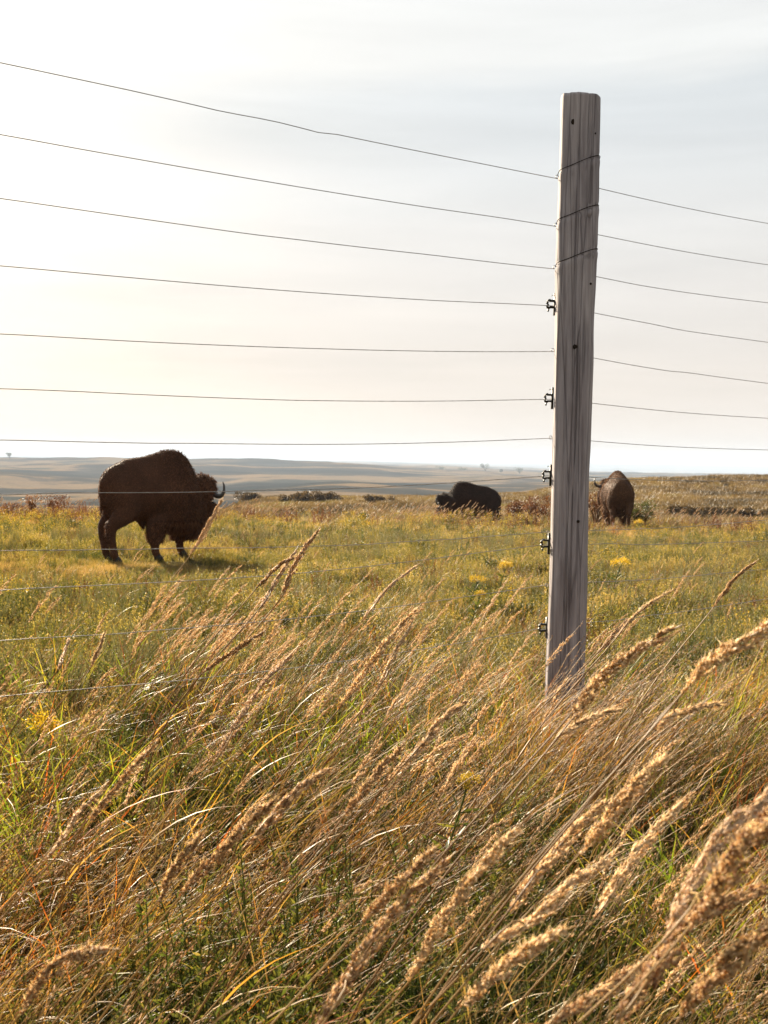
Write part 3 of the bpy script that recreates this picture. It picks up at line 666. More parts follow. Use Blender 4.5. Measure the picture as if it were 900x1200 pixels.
add_post(Vector((nl.x, nl.y, h1(nl.x, nl.y))), 2, 0, False); add_post(Vector((nr_.x, nr_.y, h1(nr_.x, nr_.y))), 3, 0, False)

g = rng_(77)
for k in range(12):
    c0 = Vector((PX, PY, 0)) + Vector((-FD.y, FD.x, 0)) * .084       # each wire passes the post on its far side
    tl = (c0.x + 1.13) / FD.x; tr = (1.85 - c0.x) / FD.x
    s = np.concatenate([np.linspace(-5.2, 0, 70), np.linspace(0, 5.2, 71)[1:]])
    zz = np.empty_like(s)
    for i, u in enumerate(s):
        if u < 0: zz[i] = WZ[k] + (WL[k] - WZ[k]) / (-tl) * u - .014 * math.sin(math.pi * min(1, -u / tl)) * (.6 + .15 * k)
        else: zz[i] = WZ[k] + (WR[k] - WZ[k]) / tr * u - .010 * math.sin(math.pi * min(1, u / tr))
    kx = np.sort(g.uniform(-5, 5, 26)); kz = g.normal(0, .0026 if k < 3 else .002, 26)
    zz += np.interp(s, kx, kz) * np.clip(np.abs(s) / .4, 0, 1)
    P = np.stack([c0.x + s * FD.x, c0.y + s * FD.y, zz], -1)
    mb = MB(); tube(mb, P - np.array(fence.location), .0014, 6, cap=True); mb.build('wire', M_wire, fence, smooth=True)

# ------------------------------------------------------------------ bison
def fur_mat(name, lo, mid, hi):
    m, nt, N, L, out = new_mat(name)
    tc = N.new('ShaderNodeTexCoord'); n = N.new('ShaderNodeTexNoise'); n.inputs['Scale'].default_value = 3.2; n.inputs['Detail'].default_value = 8; n.inputs['Roughness'].default_value = .7
    L.new(tc.outputs['Object'], n.inputs[0]); at_ = N.new('ShaderNodeAttribute'); at_.attribute_name = 'rnd'; ah = N.new('ShaderNodeAttribute'); ah.attribute_name = 'hgt'
    a = math_n(N, L, 'ADD', math_n(N, L, 'MULTIPLY', at_.outputs['Fac'], .35), math_n(N, L, 'MULTIPLY', n.outputs['Fac'], .55))
    a = math_n(N, L, 'ADD', a, math_n(N, L, 'MULTIPLY', math_n(N, L, 'SUBTRACT', ah.outputs['Fac'], .5), .55), True)
    r = ramp(N, [(.15, lo), (.5, mid), (.9, hi)]); L.new(a, r.inputs[0])
    p = N.new('ShaderNodeBsdfPrincipled'); p.inputs['Roughness'].default_value = .7; p.inputs['Specular IOR Level'].default_value = .15; L.new(r.outputs[0], p.inputs['Base Color'])
    b = N.new('ShaderNodeBump'); b.inputs['Strength'].default_value = .6; b.inputs['Distance'].default_value = .03; L.new(n.outputs['Fac'], b.inputs['Height']); L.new(b.outputs[0], p.inputs['Normal'])
    tr = N.new('ShaderNodeBsdfTranslucent'); L.new(r.outputs[0], tr.inputs[0]); ms = N.new('ShaderNodeMixShader'); ms.inputs[0].default_value = .18
    L.new(p.outputs[0], ms.inputs[1]); L.new(tr.outputs[0], ms.inputs[2]); L.new(ms.outputs[0], out.inputs[0]); return m
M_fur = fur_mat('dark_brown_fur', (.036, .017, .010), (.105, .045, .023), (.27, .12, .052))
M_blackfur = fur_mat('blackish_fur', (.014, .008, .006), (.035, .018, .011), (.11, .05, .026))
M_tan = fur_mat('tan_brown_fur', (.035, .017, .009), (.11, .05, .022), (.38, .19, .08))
M_horn = simple_mat('horn', (.022, .017, .014), .4, 0, .5, 20)
M_hoof = simple_mat('hoof', (.015, .012, .010), .6, 0, .3, 20)
M_eye = simple_mat('eye', (.008, .005, .004), .1, 0, .6, 20)

def loft(mb, secs, na=28):
    """secs: x, ztop, zbottom, half width, narrowing towards the top"""
    S = np.array(secs, float); xs = np.linspace(S[0, 0], S[-1, 0], 44)
    C = [np.interp(xs, S[:, 0], S[:, i]) for i in range(1, 5)]
    for c in C: c[1:-1] = (c[:-2] + 2 * c[1:-1] + c[2:]) / 4
    a = np.linspace(0, 2 * np.pi, na, endpoint=False); zc = C[1] + (C[0] - C[1]) * .47
    v = []
    for i, x in enumerate(xs):
        ca, sa = np.cos(a), np.sin(a)
        h = np.where(ca > 0, C[0][i] - zc[i], zc[i] - C[1][i])
        y = C[2][i] * np.sign(sa) * np.abs(sa) ** .85 * (1 - C[3][i] * np.clip(ca, 0, 1) ** 1.5)
        v.append(np.stack([np.full(na, x), y, zc[i] + h * ca], -1))
    v = np.array(v); n = len(xs); i = np.arange(n - 1)[:, None] * na; j = np.arange(na)[None]; jn = (j + 1) % na
    q = np.stack([i + j, i + jn, i + na + jn, i + na + j], -1).reshape(-1, 4); vv = v.reshape(-1, 3)
    vv = np.vstack([vv, v[0].mean(0), v[-1].mean(0)]); c0 = n * na; jj = np.arange(na); jm = (jj + 1) % na
    mb.add(vv, [q, np.stack([jm, jj, np.full(na, c0)], -1), np.stack([jj + (n - 1) * na, jm + (n - 1) * na, np.full(na, c0 + 1)], -1)])

def ball(mb, c, r):
    c = np.array(c, float); r = np.broadcast_to(np.array(r, float), (3,))
    t = np.linspace(-1, 1, 11); P = np.stack([c[0] + 0 * t, c[1] + 0 * t, c[2] + r[2] * np.sin(t * np.pi / 2)], -1)
    tube(mb, P, r[0] * np.cos(t * np.pi / 2) + .004, 16, ry=r[1] * np.cos(t * np.pi / 2) + .004)

TORSO = [(0.0, 1.16, 1.00, .05, 0), (.03, 1.28, .84, .15, 0), (.10, 1.38, .72, .24, .1), (.22, 1.45, .64, .29, .2), (.42, 1.545, .62, .31, .35), (.60, 1.56, .63, .33, .4), (.80, 1.60, .56, .37, .45),
         (.98, 1.65, .50, .40, .52), (1.12, 1.69, .45, .41, .58), (1.26, 1.695, .42, .40, .6), (1.38, 1.65, .41, .38, .58), (1.47, 1.56, .42, .35, .5), (1.55, 1.40, .45, .30, .38), (1.63, 1.22, .52, .24, .2), (1.76, 1.10, .62, .18, .1)]

def make_bison(name, loc, yaw, label, seed, head='down', stance=(.12, .16, .95, 1.42), scale=1.0, girth=1.0, fur=48000, furmat=None, headturn=0.0, headshift=(0, 0, 0)):
    furmat = furmat or M_fur; root = empty(name, loc, yaw); root.scale = (scale, scale * girth, scale); tag(root, label, 'bison', 'bison grazing behind the fence')
    mb = MB(); loft(mb, TORSO)
    ct, st = math.cos(headturn), math.sin(headturn)
    def HT(p):     # head turned about the neck, and shifted
        x, y, z = p; x -= 1.58; return (1.58 + x * ct - y * st + headshift[0], x * st + y * ct + headshift[1], z + headshift[2])
    if head == 'down':
        ax = [(1.42, .98, .28, .26), (1.60, 1.01, .25, .24), (1.76, 1.05, .25, .215), (1.86, .97, .215, .18), (1.88, .85, .185, .155), (1.84, .73, .155, .13), (1.775, .60, .125, .11), (1.715, .48, .10, .095), (1.68, .39, .075, .085), (1.67, .345, .05, .06)]
        crown = (1.86, 0, 1.14); beard = [(1.66, 0, .58), (1.58, 0, .42), (1.53, 0, .27)]; hornb = (1.90, .16, 1.00)
        hornp = [(0, 0, 0), (.02, .07, -.035), (.055, .13, -.025), (.085, .155, .05), (.09, .145, .13), (.08, .125, .20)]
        eye = (1.90, .150, .86); ear = [(1.80, .17, .98), (1.77, .27, .95), (1.75, .33, .90)]
    else:
        ax = [(1.45, 1.10, .30, .26), (1.62, 1.14, .28, .25), (1.78, 1.17, .25, .215), (1.92, 1.14, .22, .185), (2.02, 1.05, .19, .16), (2.09, .94, .155, .135), (2.14, .83, .12, .11), (2.17, .75, .09, .095), (2.18, .69, .06, .08)]
        crown = (1.92, 0, 1.30); beard = [(1.98, 0, .88), (1.93, 0, .70), (1.90, 0, .55)]; hornb = (1.92, .17, 1.24)
        hornp = [(0, 0, 0), (.01, .10, -.02), (.02, .18, .03), (.03, .215, .11), (.03, .20, .19), (.03, .175, .235)]
        eye = (2.04, .155, 1.08); ear = [(1.84, .19, 1.16), (1.80, .30, 1.13), (1.77, .36, 1.08)]
    tube(mb, [HT((x, 0, z)) for x, z, _, _ in ax], [b for *_, b in ax], 20, ry=[a for _, _, a, _ in ax])
    ball(mb, HT(crown), (.15, .16, .13)); ball(mb, HT((crown[0] - .13, 0, crown[2] - .08)), (.13, .18, .14))
    tube(mb, [HT(p) for p in beard], [.10, .075, .02], 10)
    for sgn in (-1, 1): tube(mb, [HT((p[0], sgn * p[1], p[2])) for p in ear], [.045, .055, .012], 8, ry=[.02, .02, .008])
    xr0, xr1, xf0, xf1 = stance; feet = []
    for sgn, xr in ((-1, xr0), (1, xr1)):
        tube(mb, [(.34, sgn * .13, 1.10), (.33, sgn * .17, .90), (.31, sgn * .19, .74), (xr + .06, sgn * .19, .62), (xr - .035, sgn * .185, .52), (xr - .03, sgn * .185, .42), (xr, sgn * .185, .24), (xr + .015, sgn * .185, .13), (xr + .05, sgn * .185, .07)],
             [.20, .235, .19, .125, .088, .074, .062, .062, .055], 14, ry=[.15, .16, .135, .095, .065, .055, .052, .053, .05])
        feet.append((xr + .065, sgn * .185))
    for sgn, xf in ((-1, xf0), (1, xf1)):
        tube(mb, [(xf * .35 + .82, sgn * .16, .95), (xf * .6 + .5, sgn * .19, .70), (xf, sgn * .19, .52), (xf, sgn * .19, .40), (xf - .01, sgn * .19, .29), (xf - .01, sgn * .19, .23), (xf, sgn * .19, .13), (xf + .03, sgn * .19, .07)],
             [.17, .19, .165, .145, .11, .068, .06, .056], 14, ry=[.14, .15, .13, .11, .085, .058, .055, .052])
        feet.append((xf + .045, sgn * .19))
    tube(mb, [(.08, 0, 1.28), (.01, 0, 1.22), (-.02, 0, 1.08), (-.015, 0, .92), (.0, .01, .78), (.01, .015, .66)], [.035, .028, .020, .016, .024, .010], 8)
    tube(mb, [(.62, 0, .66), (.70, 0, .52), (.72, 0, .47)], [.07, .045, .02], 8)       # sheath tuft under the belly
    tmp = mb.build('tmp', furmat, link=True)
    md = tmp.modifiers.new('r', 'REMESH'); md.mode = 'VOXEL'; md.voxel_size = .022; md.use_smooth_shade = True
    m2 = tmp.modifiers.new('s', 'SMOOTH'); m2.factor = .6; m2.iterations = 5
    dg = bpy.context.evaluated_depsgraph_get(); me = bpy.data.meshes.new_from_object(tmp.evaluated_get(dg)); me.name = 'body'
    bpy.data.objects.remove(tmp)
    nv = len(me.vertices); co = np.empty(nv * 3, np.float32); me.vertices.foreach_get('co', co); co = co.reshape(-1, 3).astype(float)
    no = np.empty(nv * 3, np.float32); me.vertices.foreach_get('normal', no); no = no.reshape(-1, 3).astype(float)
    lump = (vnoise(co[:, 0] + co[:, 1] * .7, co[:, 2] + co[:, 1], .11, 21) - .5) * .012; co2 = co + no * lump[:, None]
    me.vertices.foreach_set('co', co2.astype(np.float32).ravel())
    for nm in ('rnd', 'hgt'):
        if nm in me.attributes: me.attributes.remove(me.attributes[nm])
        a = me.attributes.new(nm, 'FLOAT', 'POINT'); a.data.foreach_set('value', np.full(nv, .35, np.float32))
    me.materials.clear(); me.materials.append(furmat); me.update()
    body = bpy.data.objects.new('body', me); COL.objects.link(body); body.parent = root
    # fur: tapered strands combed back and down, longer on the cape, crown, beard and forelegs
    g = rng_(seed); me.calc_loop_triangles(); tri = np.empty(len(me.loop_triangles) * 3, np.int32); me.loop_triangles.foreach_get('vertices', tri); tri = tri.reshape(-1, 3)
    A = co2[tri[:, 0]]; B = co2[tri[:, 1]]; Cc = co2[tri[:, 2]]; ar = np.linalg.norm(np.cross(B - A, Cc - A), axis=1); pk = g.choice(len(tri), fur, p=ar / ar.sum())
    u = g.random((fur, 2)); sw_ = u.sum(1) > 1; u[sw_] = 1 - u[sw_]; P = A[pk] + (B - A)[pk] * u[:, :1] + (Cc - A)[pk] * u[:, 1:]
    n_ = unit(no[tri[pk, 0]]); x, y, z = P.T
    fl = np.full(fur, .022); cape = sm(x, .75, 1.15); fl += cape * .022
    fl += .035 * ((x > .65) & (x < 1.66) & (z < .62) & (z > .29)); hx = sm(x, 1.62, 1.75) * (z > crown[2] - .22); fl += hx * .035 * (z > crown[2] - .12)
    fl += .06 * ((x > 1.48) & (z < .62)) * (head == 'down') * (x > xf1 + .12); fl[(z < .26)] = .010; fl[(x < .7) & (z < .62)] = .012
    fl[(x < .02) & (z < .85)] = .04
    comb = np.stack([-.55 * np.ones(fur), np.zeros(fur), -.85 * np.ones(fur)], -1) + g.normal(0, .35, (fur, 3))
    d = unit(n_ * np.where(z > crown[2] + .05, .9, .55)[:, None] + comb * .75); fl = fl * g.uniform(.6, 1.35, fur)
    d2 = unit(d + np.array([-.2, 0, -.7])); s = unit(np.cross(d, n_ + g.normal(0, .3, n_.shape))); W = (.003 + fl * .035)[:, None]
    a0 = P - n_ * .004; mid = P + d * (fl * .5)[:, None]; tip = mid + d2 * (fl * .5)[:, None]
    v = np.stack([a0 - s * W, a0 + s * W, mid - s * W * .7, mid + s * W * .7, tip], 1).reshape(-1, 3); b = np.arange(fur)[:, None] * 5
    fm = MB(); fm.add(v, [b + [[0, 1, 3, 2]], b + [[2, 3, 4]]], np.repeat(g.random(fur), 5), np.tile([0, 0, .5, .5, 1.], fur)); fm.build('coat', furmat, root)
    for sgn in (-1, 1):
        mb = MB(); hp = smooth_path([HT((hornb[0] + p[0], sgn * (hornb[1] + p[1]), hornb[2] + p[2])) for p in hornp], 16)
        tube(mb, hp, np.linspace(1, 0, 16) ** .7 * .042 + .004, 10); mb.build('horn', M_horn, root, smooth=True)
        mb = MB(); ball(mb, HT((eye[0], sgn * eye[1], eye[2])), (.022, .018, .020)); mb.build('eye', M_eye, root, smooth=True)
    for fx, fy in feet:
        mb = MB()
        for q in (-1, 1): tube(mb, [(fx - .02, fy + q * .026, .085), (fx, fy + q * .030, .045), (fx + .02, fy + q * .032, .0), (fx + .02, fy + q * .032, -.01)], [.04, .052, .062, .06], 10, ry=[.026, .030, .034, .032])
        mb.build('hoof', M_hoof, root, smooth=True)
    return root

def on_ground(px, depth, dz=0.0):
    x = at(px, 640, depth).x; return (x, depth, h1(x, depth) + dz)

b1 = on_ground(119, 14.0, .02)
make_bison('bison', b1, R(46), 'large dark brown bison with lowered head and curved horn, side on at the left', 900, stance=(.08, .16, .80, 1.50), scale=.97)
b2 = on_ground(585, 37.0)
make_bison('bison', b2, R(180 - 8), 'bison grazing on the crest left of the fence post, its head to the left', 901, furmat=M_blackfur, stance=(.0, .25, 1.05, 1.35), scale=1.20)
b3 = on_ground(727, 29.4)
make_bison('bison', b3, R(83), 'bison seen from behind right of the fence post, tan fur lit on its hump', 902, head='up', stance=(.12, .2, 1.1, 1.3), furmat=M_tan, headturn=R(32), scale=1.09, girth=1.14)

# ------------------------------------------------------------------ prominent plumed stalks, one by one
hero_group = 'large plumed grass stalks close to the camera'
HEROES = [   # pixels along the plume from foot to tip, depth, width, label
 ([(668, 838), (700, 800), (745, 762), (800, 732)], 1.35, .017, 'thick tan grass plume just right of the foot of the fence post'),
 ([(652, 866), (675, 850), (700, 838), (728, 830)], 1.45, .009, 'small thin tan plume below the thick plume beside the fence post'),
 ([(800, 812), (835, 775), (880, 745), (945, 715)], 1.15, .018, 'large arching tan plume that leaves the frame at the right, level with the post foot'),
 ([(765, 852), (790, 838), (820, 828), (852, 823)], 1.25, .009, 'slender near horizontal plume under the arching plume at the right edge'),
 ([(404, 955), (425, 925), (450, 895), (475, 872)], 1.5, .012, 'dark shaded plume in the middle, left one of a close pair'),
 ([(472, 898), (495, 872), (520, 840), (554, 816)], 1.5, .012, 'tan plume in the middle with a pointed tip, right one of a close pair'),
 ([(212, 1050), (250, 1005), (290, 965), (335, 925)], 1.25, .012, 'brown plume lower left of centre, lower one of two side by side'),
 ([(285, 995), (320, 955), (355, 920), (395, 897)], 1.25, .013, 'light tan plume lower left of centre, upper one of two side by side'),
 ([(184, 1058), (200, 1025), (220, 998), (238, 974)], 1.2, .009, 'short dark brown plume left of the two side by side plumes'),
 ([(596, 1068), (640, 1010), (680, 965), (725, 930)], 1.2, .018, 'broad golden plume left of the lower centre right cluster'),
 ([(680, 1000), (715, 955), (750, 915), (795, 878)], 1.2, .018, 'broad golden plume that stands highest in the lower right cluster'),
 ([(690, 1085), (725, 1030), (765, 975), (812, 930)], 1.15, .014, 'narrow golden plume on the right side of the lower right cluster'),
 ([(480, 1150), (510, 1090), (550, 1030), (622, 955)], 1.15, .015, 'long loose golden plume at the lower centre'),
 ([(368, 1215), (410, 1140), (460, 1070), (535, 998)], .95, .014, 'long stout plume rising from the bottom edge at the centre'),
 ([(425, 1082), (450, 1050), (480, 1022), (515, 990)], 1.15, .011, 'thin brown plume beside the long stout plume at the bottom centre'),
 ([(565, 1115), (620, 1080), (670, 1035), (725, 1000)], 1.05, .016, 'golden plume crossing the middle of the lower right cluster'),
 ([(540, 1180), (580, 1140), (630, 1105), (675, 1085)], 1.0, .013, 'low golden plume under the lower right cluster'),
 ([(775, 1105), (810, 1040), (850, 975), (930, 905)], .85, .019, 'large blurred pinkish tan plume at the right edge, highest of the corner cluster'),
 ([(810, 1085), (850, 1020), (895, 965), (950, 925)], .82, .019, 'large blurred plume at the right edge, second from the top of the corner cluster'),
 ([(715, 1210), (760, 1140), (815, 1075), (915, 1030)], .80, .019, 'large dark sided plume that bends over in the bottom right corner'),
 ([(800, 1190), (840, 1140), (885, 1095), (945, 1060)], .85, .018, 'blurred tan plume low in the bottom right corner'),
 ([(640, 1205), (690, 1170), (740, 1140), (800, 1120)], .90, .013, 'low plume rising from the bottom edge left of the right corner cluster'),
 ([(24, 1188), (50, 1145), (90, 1118), (140, 1112)], 1.1, .012, 'plume bent nearly flat in the bottom left corner'),
 ([(250, 895), (280, 845), (310, 800), (350, 757)], 2.1, .019, 'wide pale gold plume left of centre at mid height of the grass'),
 ([(330, 700), (340, 672), (355, 645), (376, 617)], 2.9, .016, 'tall pale plume whose tip stands highest of those left of centre'),
 ([(305, 712), (318, 690), (333, 665), (350, 640)], 2.9, .014, 'pale plume just left of the tallest plume left of centre'),
 ([(398, 830), (425, 790), (455, 750), (494, 708)], 2.3, .022, 'wide golden plume in the middle of the picture'),
 ([(440, 812), (455, 782), (468, 755), (484, 728)], 2.4, .013, 'narrow golden plume right of the wide one in the middle of the picture'),
 ([(236, 790), (262, 770), (285, 755), (312, 738)], 2.3, .010, 'dark brown plume pointing right at the left middle'),
 ([(68, 785), (72, 772), (76, 760), (82, 747)], 3.2, .010, 'small upright cream plume at the left, left one of two'),
 ([(106, 782), (112, 768), (118, 754), (124, 738)], 3.2, .010, 'small upright cream plume at the left, right one of two'),
 ([(424, 728), (445, 700), (465, 680), (492, 660)], 2.6, .006, 'thin bare dark stem head with a hooked tip right of the tallest pale plume'),
 ([(222, 652), (238, 625), (250, 603), (264, 578)], 6.0, .030, 'pale plume standing in front of the muzzle of the large bison'),
 ([(700, 765), (712, 752), (724, 738), (742, 722)], 2.6, .012, 'pink tinted pale plume right of the foot of the post'),
    ([(100, 965), (130, 930), (155, 900), (186, 868)], 1.35, .007, 'dark brown seed stalk leaning across the left side of the foreground'),
    ([(40, 1020), (70, 985), (95, 950), (128, 915)], 1.3, .006, 'second dark brown seed stalk at the left, lower down than the first'),
    ([(258, 640), (300, 690), (330, 660), (356, 652)][1:], 3.0, .010, 'dark reddish plume in the bunch left of centre'),
    ([(720, 750), (740, 725), (762, 706), (792, 690)], 2.6, .008, 'thin straw coloured head right of the post above the thick plume'),
    ([(836, 712), (850, 692), (866, 672), (890, 655)], 3.2, .012, 'straw coloured plume high at the right edge'),
]
for k, (pp, dep, wd, lab) in enumerate(HEROES):
    g = rng_(1000 + k); dark = 'dark' in lab or 'brown plume' in lab; pale = 'pale' in lab or 'cream' in lab or 'pink' in lab
    Q = np.array([at(x, y, dep + .05 * i * (1 if k % 2 else -1)) for i, (x, y) in enumerate(pp)])
    foot = Q[0]; d = Q[1] - Q[0]; d /= np.linalg.norm(d); hgt = foot[2]
    run = hgt * .50; bx, by = foot[0] - run * (.85 + .1 * g.random()), foot[1] + g.uniform(-.12, .18); bz = h1(bx, by)
    B = np.array([bx, by, bz - .02]); M1 = B * .55 + foot * .45 + np.array([-.10 * hgt, 0, .10 * hgt])
    path = smooth_path(np.vstack([B, M1, Q]), 60)
    o0 = empty('plumed_grass_stalk', (bx, by, bz)); tag(o0, lab, 'grass stalk', hero_group)
    off = np.array([bx, by, bz]); rel = path - off
    mb = MB(); tube(mb, rel, np.linspace(.0020, .0009, 60) * min(1.4, .7 + dep * .25), 6, g.uniform(.3, .8), 0, False); mb.build('stem', M_stem, o0, smooth=True)
    qq = smooth_path(Q, 40) - off; Lp = np.linalg.norm(np.diff(qq, axis=0), axis=1).sum()
    thin = wd < .008
    sz = np.clip(.0078 + dep * .0008, 0, .014); n_br = int(np.clip(Lp / .0062, 12, 46)); 
    mb = MB(); panicle(mb, g, qq, wd * .54, n_br, 8 if thin else int(11 + wd * 430), sz, sz * .36, mat=0, wind=(1, 0, -.5))
    mb.build('plume', M_pseed if pale else (M_seedlight if 'golden' in lab or 'thick' in lab or 'arching' in lab else M_seed), o0)
    for j_ in g.integers(3, 24, 3):
        mb = MB(); blades(mb, g, rel[[j_]], g.normal(0, .3, 1), g.uniform(.4, .8, 1), g.uniform(1.2, 2.0, 1), g.uniform(.2, .4, 1), g.uniform(.004, .007, 1), 7, mat=0); mb.build('leaf_blade', M_long, o0)

# yellow goldenrod plants one can point to
for k, (px_, py_, dep, sp, lab) in enumerate([
    (47, 858, 3.3, .062, 'bright yellow flower head alone in the grass at the left'),
    (727, 663, 9.6, .085, 'bright yellow flower head just right of the fence post'),
    (560, 682, 8.6, .07, 'yellow flower head left of the fence post, left one of a loose group'),
    (592, 667, 9.4, .08, 'yellow flower head left of the fence post, upper one of a loose group'),
    (562, 700, 7.8, .055, 'orange yellow flower head lowest in the loose group left of the fence post'),
    (548, 920, 2.5, .03, 'drooping orange yellow flower low in the middle of the grass'),
    (749, 614, 26.0, .12, 'lime yellow flower clump at the feet of the bison seen from behind')]):
    g = rng_(1300 + k); tip = np.array(at(px_, py_, dep)); bx, by = tip[0] - .08, tip[1]; bz = h1(bx, by)
    o0 = empty('goldenrod_plant', (bx, by, bz)); tag(o0, lab, 'flower', 'yellow goldenrod flowers')
    P = smooth_path([(0, 0, -.02), (.02, 0, (tip[2] - bz) * .5), tuple(tip - np.array([bx, by, bz]))], 14)
    mb = MB(); tube(mb, P, .0022 * (1 + dep / 12), 5, .3, 0, False); n = 46; t = g.uniform(.1, .92, n); lo = (t * 13).astype(int); az = g.random(n) * 6.28
    leaves(mb, g, P[lo], np.stack([np.cos(az), np.sin(az), g.uniform(.2, .9, n)], -1), .06 * g.uniform(.5, 1.1, n) * (1 + dep / 20), .012 * g.uniform(.6, 1.2, n) * (1 + dep / 20), g.random(n)); mb.build('stem', M_green, o0)
    mb = MB(); goldenrod_head(mb, g, P, 700, sp, sp * .10, 1); mb.build('flower_head', [M_green, M_yellow if 'orange' in lab else M_bloom], o0)

M_bark = simple_mat('bark', (.08, .06, .045), .9, 0, .1, 4)
M_brush = foliage('dusky_brush', [(0, (.045, .035, .02)), (.5, (.085, .06, .035)), (1, (.13, .095, .05))], .3, 4)
# ------------------------------------------------------------------ shrubs and far trees
def crown_mesh(g, n, rx, ry, rz, z0, leaf, lobes=9):
    mb = MB(); cs = np.stack([g.normal(0, rx * .5, lobes), g.normal(0, ry * .5, lobes), z0 + rz * g.uniform(.35, .9, lobes)], -1)
    rs = g.uniform(.25, .5, lobes) * min(rx, rz) * 1.3; i = g.integers(0, lobes, n)
    d = unit(g.normal(size=(n, 3))); r = rs[i] * g.random(n) ** .4; pos = cs[i] + d * r[:, None] * np.array([1.1, 1.1, .9])
    pos[:, 2] = np.maximum(pos[:, 2], z0 * .5 + .02)
    leaves(mb, g, pos, d + g.normal(0, .6, d.shape), leaf * g.uniform(.6, 1.3, n), leaf * .6 * g.uniform(.6, 1.2, n), g.random(n)); return mb, cs

def shrub(px_, dep, rx, rz, n, leaf, mat, lab, name='shrub', trunk=None, seed=0, cat='shrub', grp='shrubs on the prairie', z0=None):
    g = rng_(seed); x, y, z = on_ground(px_, dep); o0 = empty(name, (x, y, z)); tag(o0, lab, cat, grp)
    z0 = rz * .12 if z0 is None else z0; mb, cs = crown_mesh(g, n, rx, rx * .8, rz, z0, leaf); mb.build('crown' if name == 'tree' else 'foliage', mat, o0)
    tb = MB()
    for c in cs: tube(tb, smooth_path([(c[0] * .1, c[1] * .1, -.05 * rz), (c[0] * .3, c[1] * .3, c[2] * .45), tuple(c)], 8), np.linspace(rz * .03, rz * .008, 8), 5, .3, 0)
    tb.build('trunk' if name == 'tree' else 'branches', M_stem if name != 'tree' else M_bark, o0)
cg = 'bushes on the crest by the bison'
for k, a in enumerate([
    (624, 32.0, .50, 1.0, 2800, .05, M_rust, 'russet bush on the crest just left of the fence post'),
    (602, 32.6, .32, .75, 1400, .05, M_rust, 'low russet bush on the crest, leftmost of those by the post'),
    (698, 33.0, .42, 1.25, 2800, .05, M_rust, 'tall russet bush behind the left side of the bison seen from behind'),
    (754, 31.6, .40, .85, 2400, .05, M_dark, 'green bush at the right side of the bison seen from behind'),
    (66, 33.2, .36, .75, 1700, .045, M_rust, 'small dark red bush on the crest left of the large bison'),
    (36, 33.4, .26, .72, 900, .05, M_rust, 'lone taller reddish weed bush at the far left of the crest'),
    (8, 32.0, .3, .5, 900, .05, M_rust, 'red brown bush at the left edge of the picture'),
    (425, 30.5, .18, .42, 700, .045, M_dark, 'dark green bush low on the crest left of the grazing bison')]):
    shrub(*a, seed=1500 + k, grp=cg)
for k, (px_, dep) in enumerate([(800, 74), (826, 71), (850, 73), (876, 70)]):  # bushes added to darken the hollow, where only soft shade lies
    shrub(px_, dep, 1.7, .62, 2600, .16, M_brush, ['low dusky bush farthest left in the hollow on the right hillside', 'low dusky bush left of the middle of the hollow on the right hillside', 'low dusky bush right of the middle of the hollow on the right hillside', 'low dusky bush farthest right in the hollow on the right hillside'][k], seed=1580 + k, grp='bushes in the hollow')
dg_ = 'dark bushes on the brown hillside'
for k, a in enumerate([
    (292, 140, 2.8, 1.1, 2600, .22, M_brush, 'rounded dark bush on the hillside right of the large bison'),
    (343, 122, 2.4, .9, 2200, .22, M_brush, 'dark bush, left end of the long thicket on the hillside'),
    (361, 121, 2.5, 1.05, 2400, .22, M_brush, 'dark bush in the middle of the long thicket on the hillside'),
    (379, 122, 2.4, .9, 2200, .22, M_brush, 'dark bush, right end of the long thicket on the hillside'),
    (440, 118, 1.9, .7, 1500, .2, M_brush, 'small dark bush right of the long thicket on the hillside')]):
    shrub(*a, seed=1550 + k, grp=dg_)
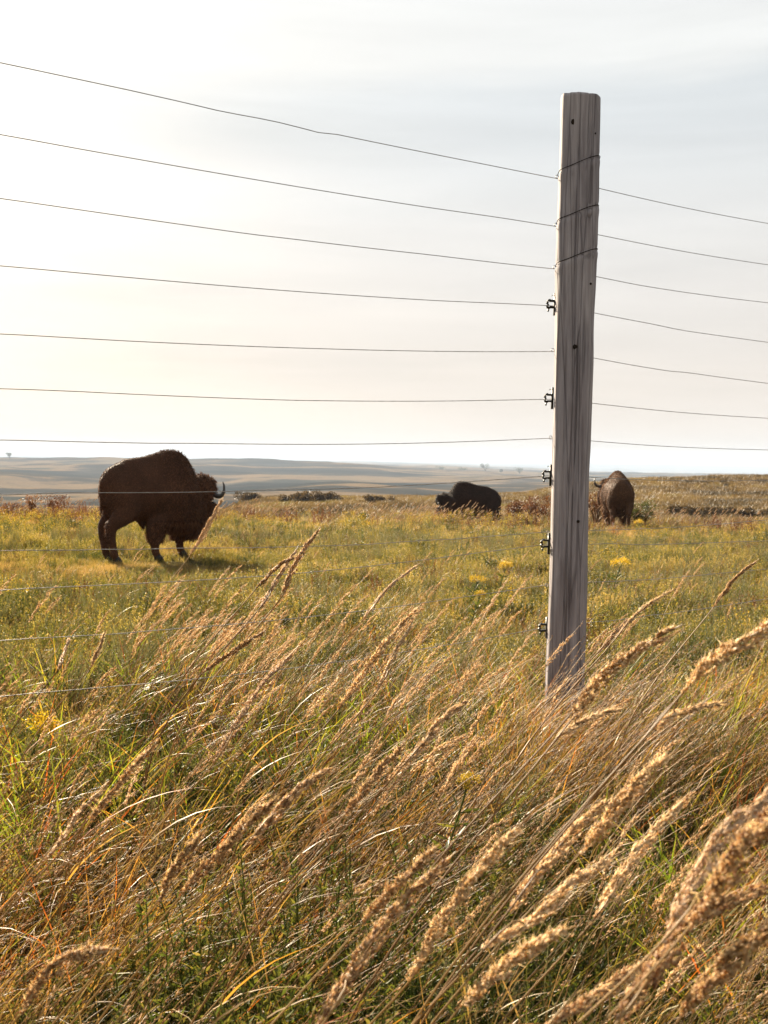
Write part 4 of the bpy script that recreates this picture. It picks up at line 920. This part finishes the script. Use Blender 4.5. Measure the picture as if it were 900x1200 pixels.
for k, (px_, dep, rx, rz) in enumerate([(12, 2500, 6, 13), (567, 2400, 8, 13), (607, 2450, 9, 10), (585, 2450, 4, 7), (515, 2450, 14, 6), (540, 2450, 14, 6), ]):
    labs = ['lone tree on the horizon at the far left', 'tallest of the trees on the plain left of the fence post', 'round tree on the plain nearest the fence post', 'tiny tree between the two larger trees on the plain',
            'low trees forming the left part of a hedge line on the plain', 'low trees forming the right part of a hedge line on the plain', 'tiny tree on the horizon left of the large bison', 'tiny tree on the horizon right of the large bison']
    shrub(px_, dep, rx, rz, 700, 1.6, M_dark, labs[k], name='tree', seed=1600 + k, cat='tree', grp='far trees', z0=rz * .3)

# far wind turbines on the horizon
M_white = simple_mat('white_steel', (.6, .6, .6), .5, 0, .3, 1)
for k, (px_, lab) in enumerate([(404, 'faint wind turbine on the horizon at the centre'), (735, 'faint wind turbine on the right horizon, left one of a pair'), (746, 'faint wind turbine on the right horizon, right one of a pair')]):
    x, y, z = on_ground(px_, 12300); o0 = empty('wind_turbine', (x, y, z)); tag(o0, lab, 'wind turbine', 'far wind turbines'); hub = 52
    mb = MB(); tube(mb, [(0, 0, -2), (0, 0, hub)], [2.2, 1.4], 10); mb.build('tower', M_white, o0, smooth=True)
    mb = MB(); box(mb, (0, 0, hub + 1), (3.2, 8, 3.2)); mb.build('nacelle', M_white, o0)
    for q in range(3):
        a = q * 2.094 + k; mb = MB(); tube(mb, [(0, -5, hub + 1), (math.sin(a) * 12, -5, hub + 1 + math.cos(a) * 12), (math.sin(a) * 24, -5, hub + 1 + math.cos(a) * 24)], [1.2, 1.0, .3], 6, ry=[.6, .5, .2]); mb.build('blade', M_white, o0)

# ------------------------------------------------------------------ render settings
scn.view_settings.view_transform = 'Standard'; scn.view_settings.look = 'None'; scn.view_settings.gamma = 1; scn.view_settings.use_curve_mapping = False
scn.view_settings.exposure = 2.25
c = scn.cycles; c.max_bounces = 6; c.diffuse_bounces = 2; c.glossy_bounces = 2; c.transmission_bounces = 4; c.transparent_max_bounces = 8; c.volume_bounces = 0
c.use_denoising = True; c.use_adaptive_sampling = True; c.adaptive_threshold = .008
c.sample_clamp_indirect = 6
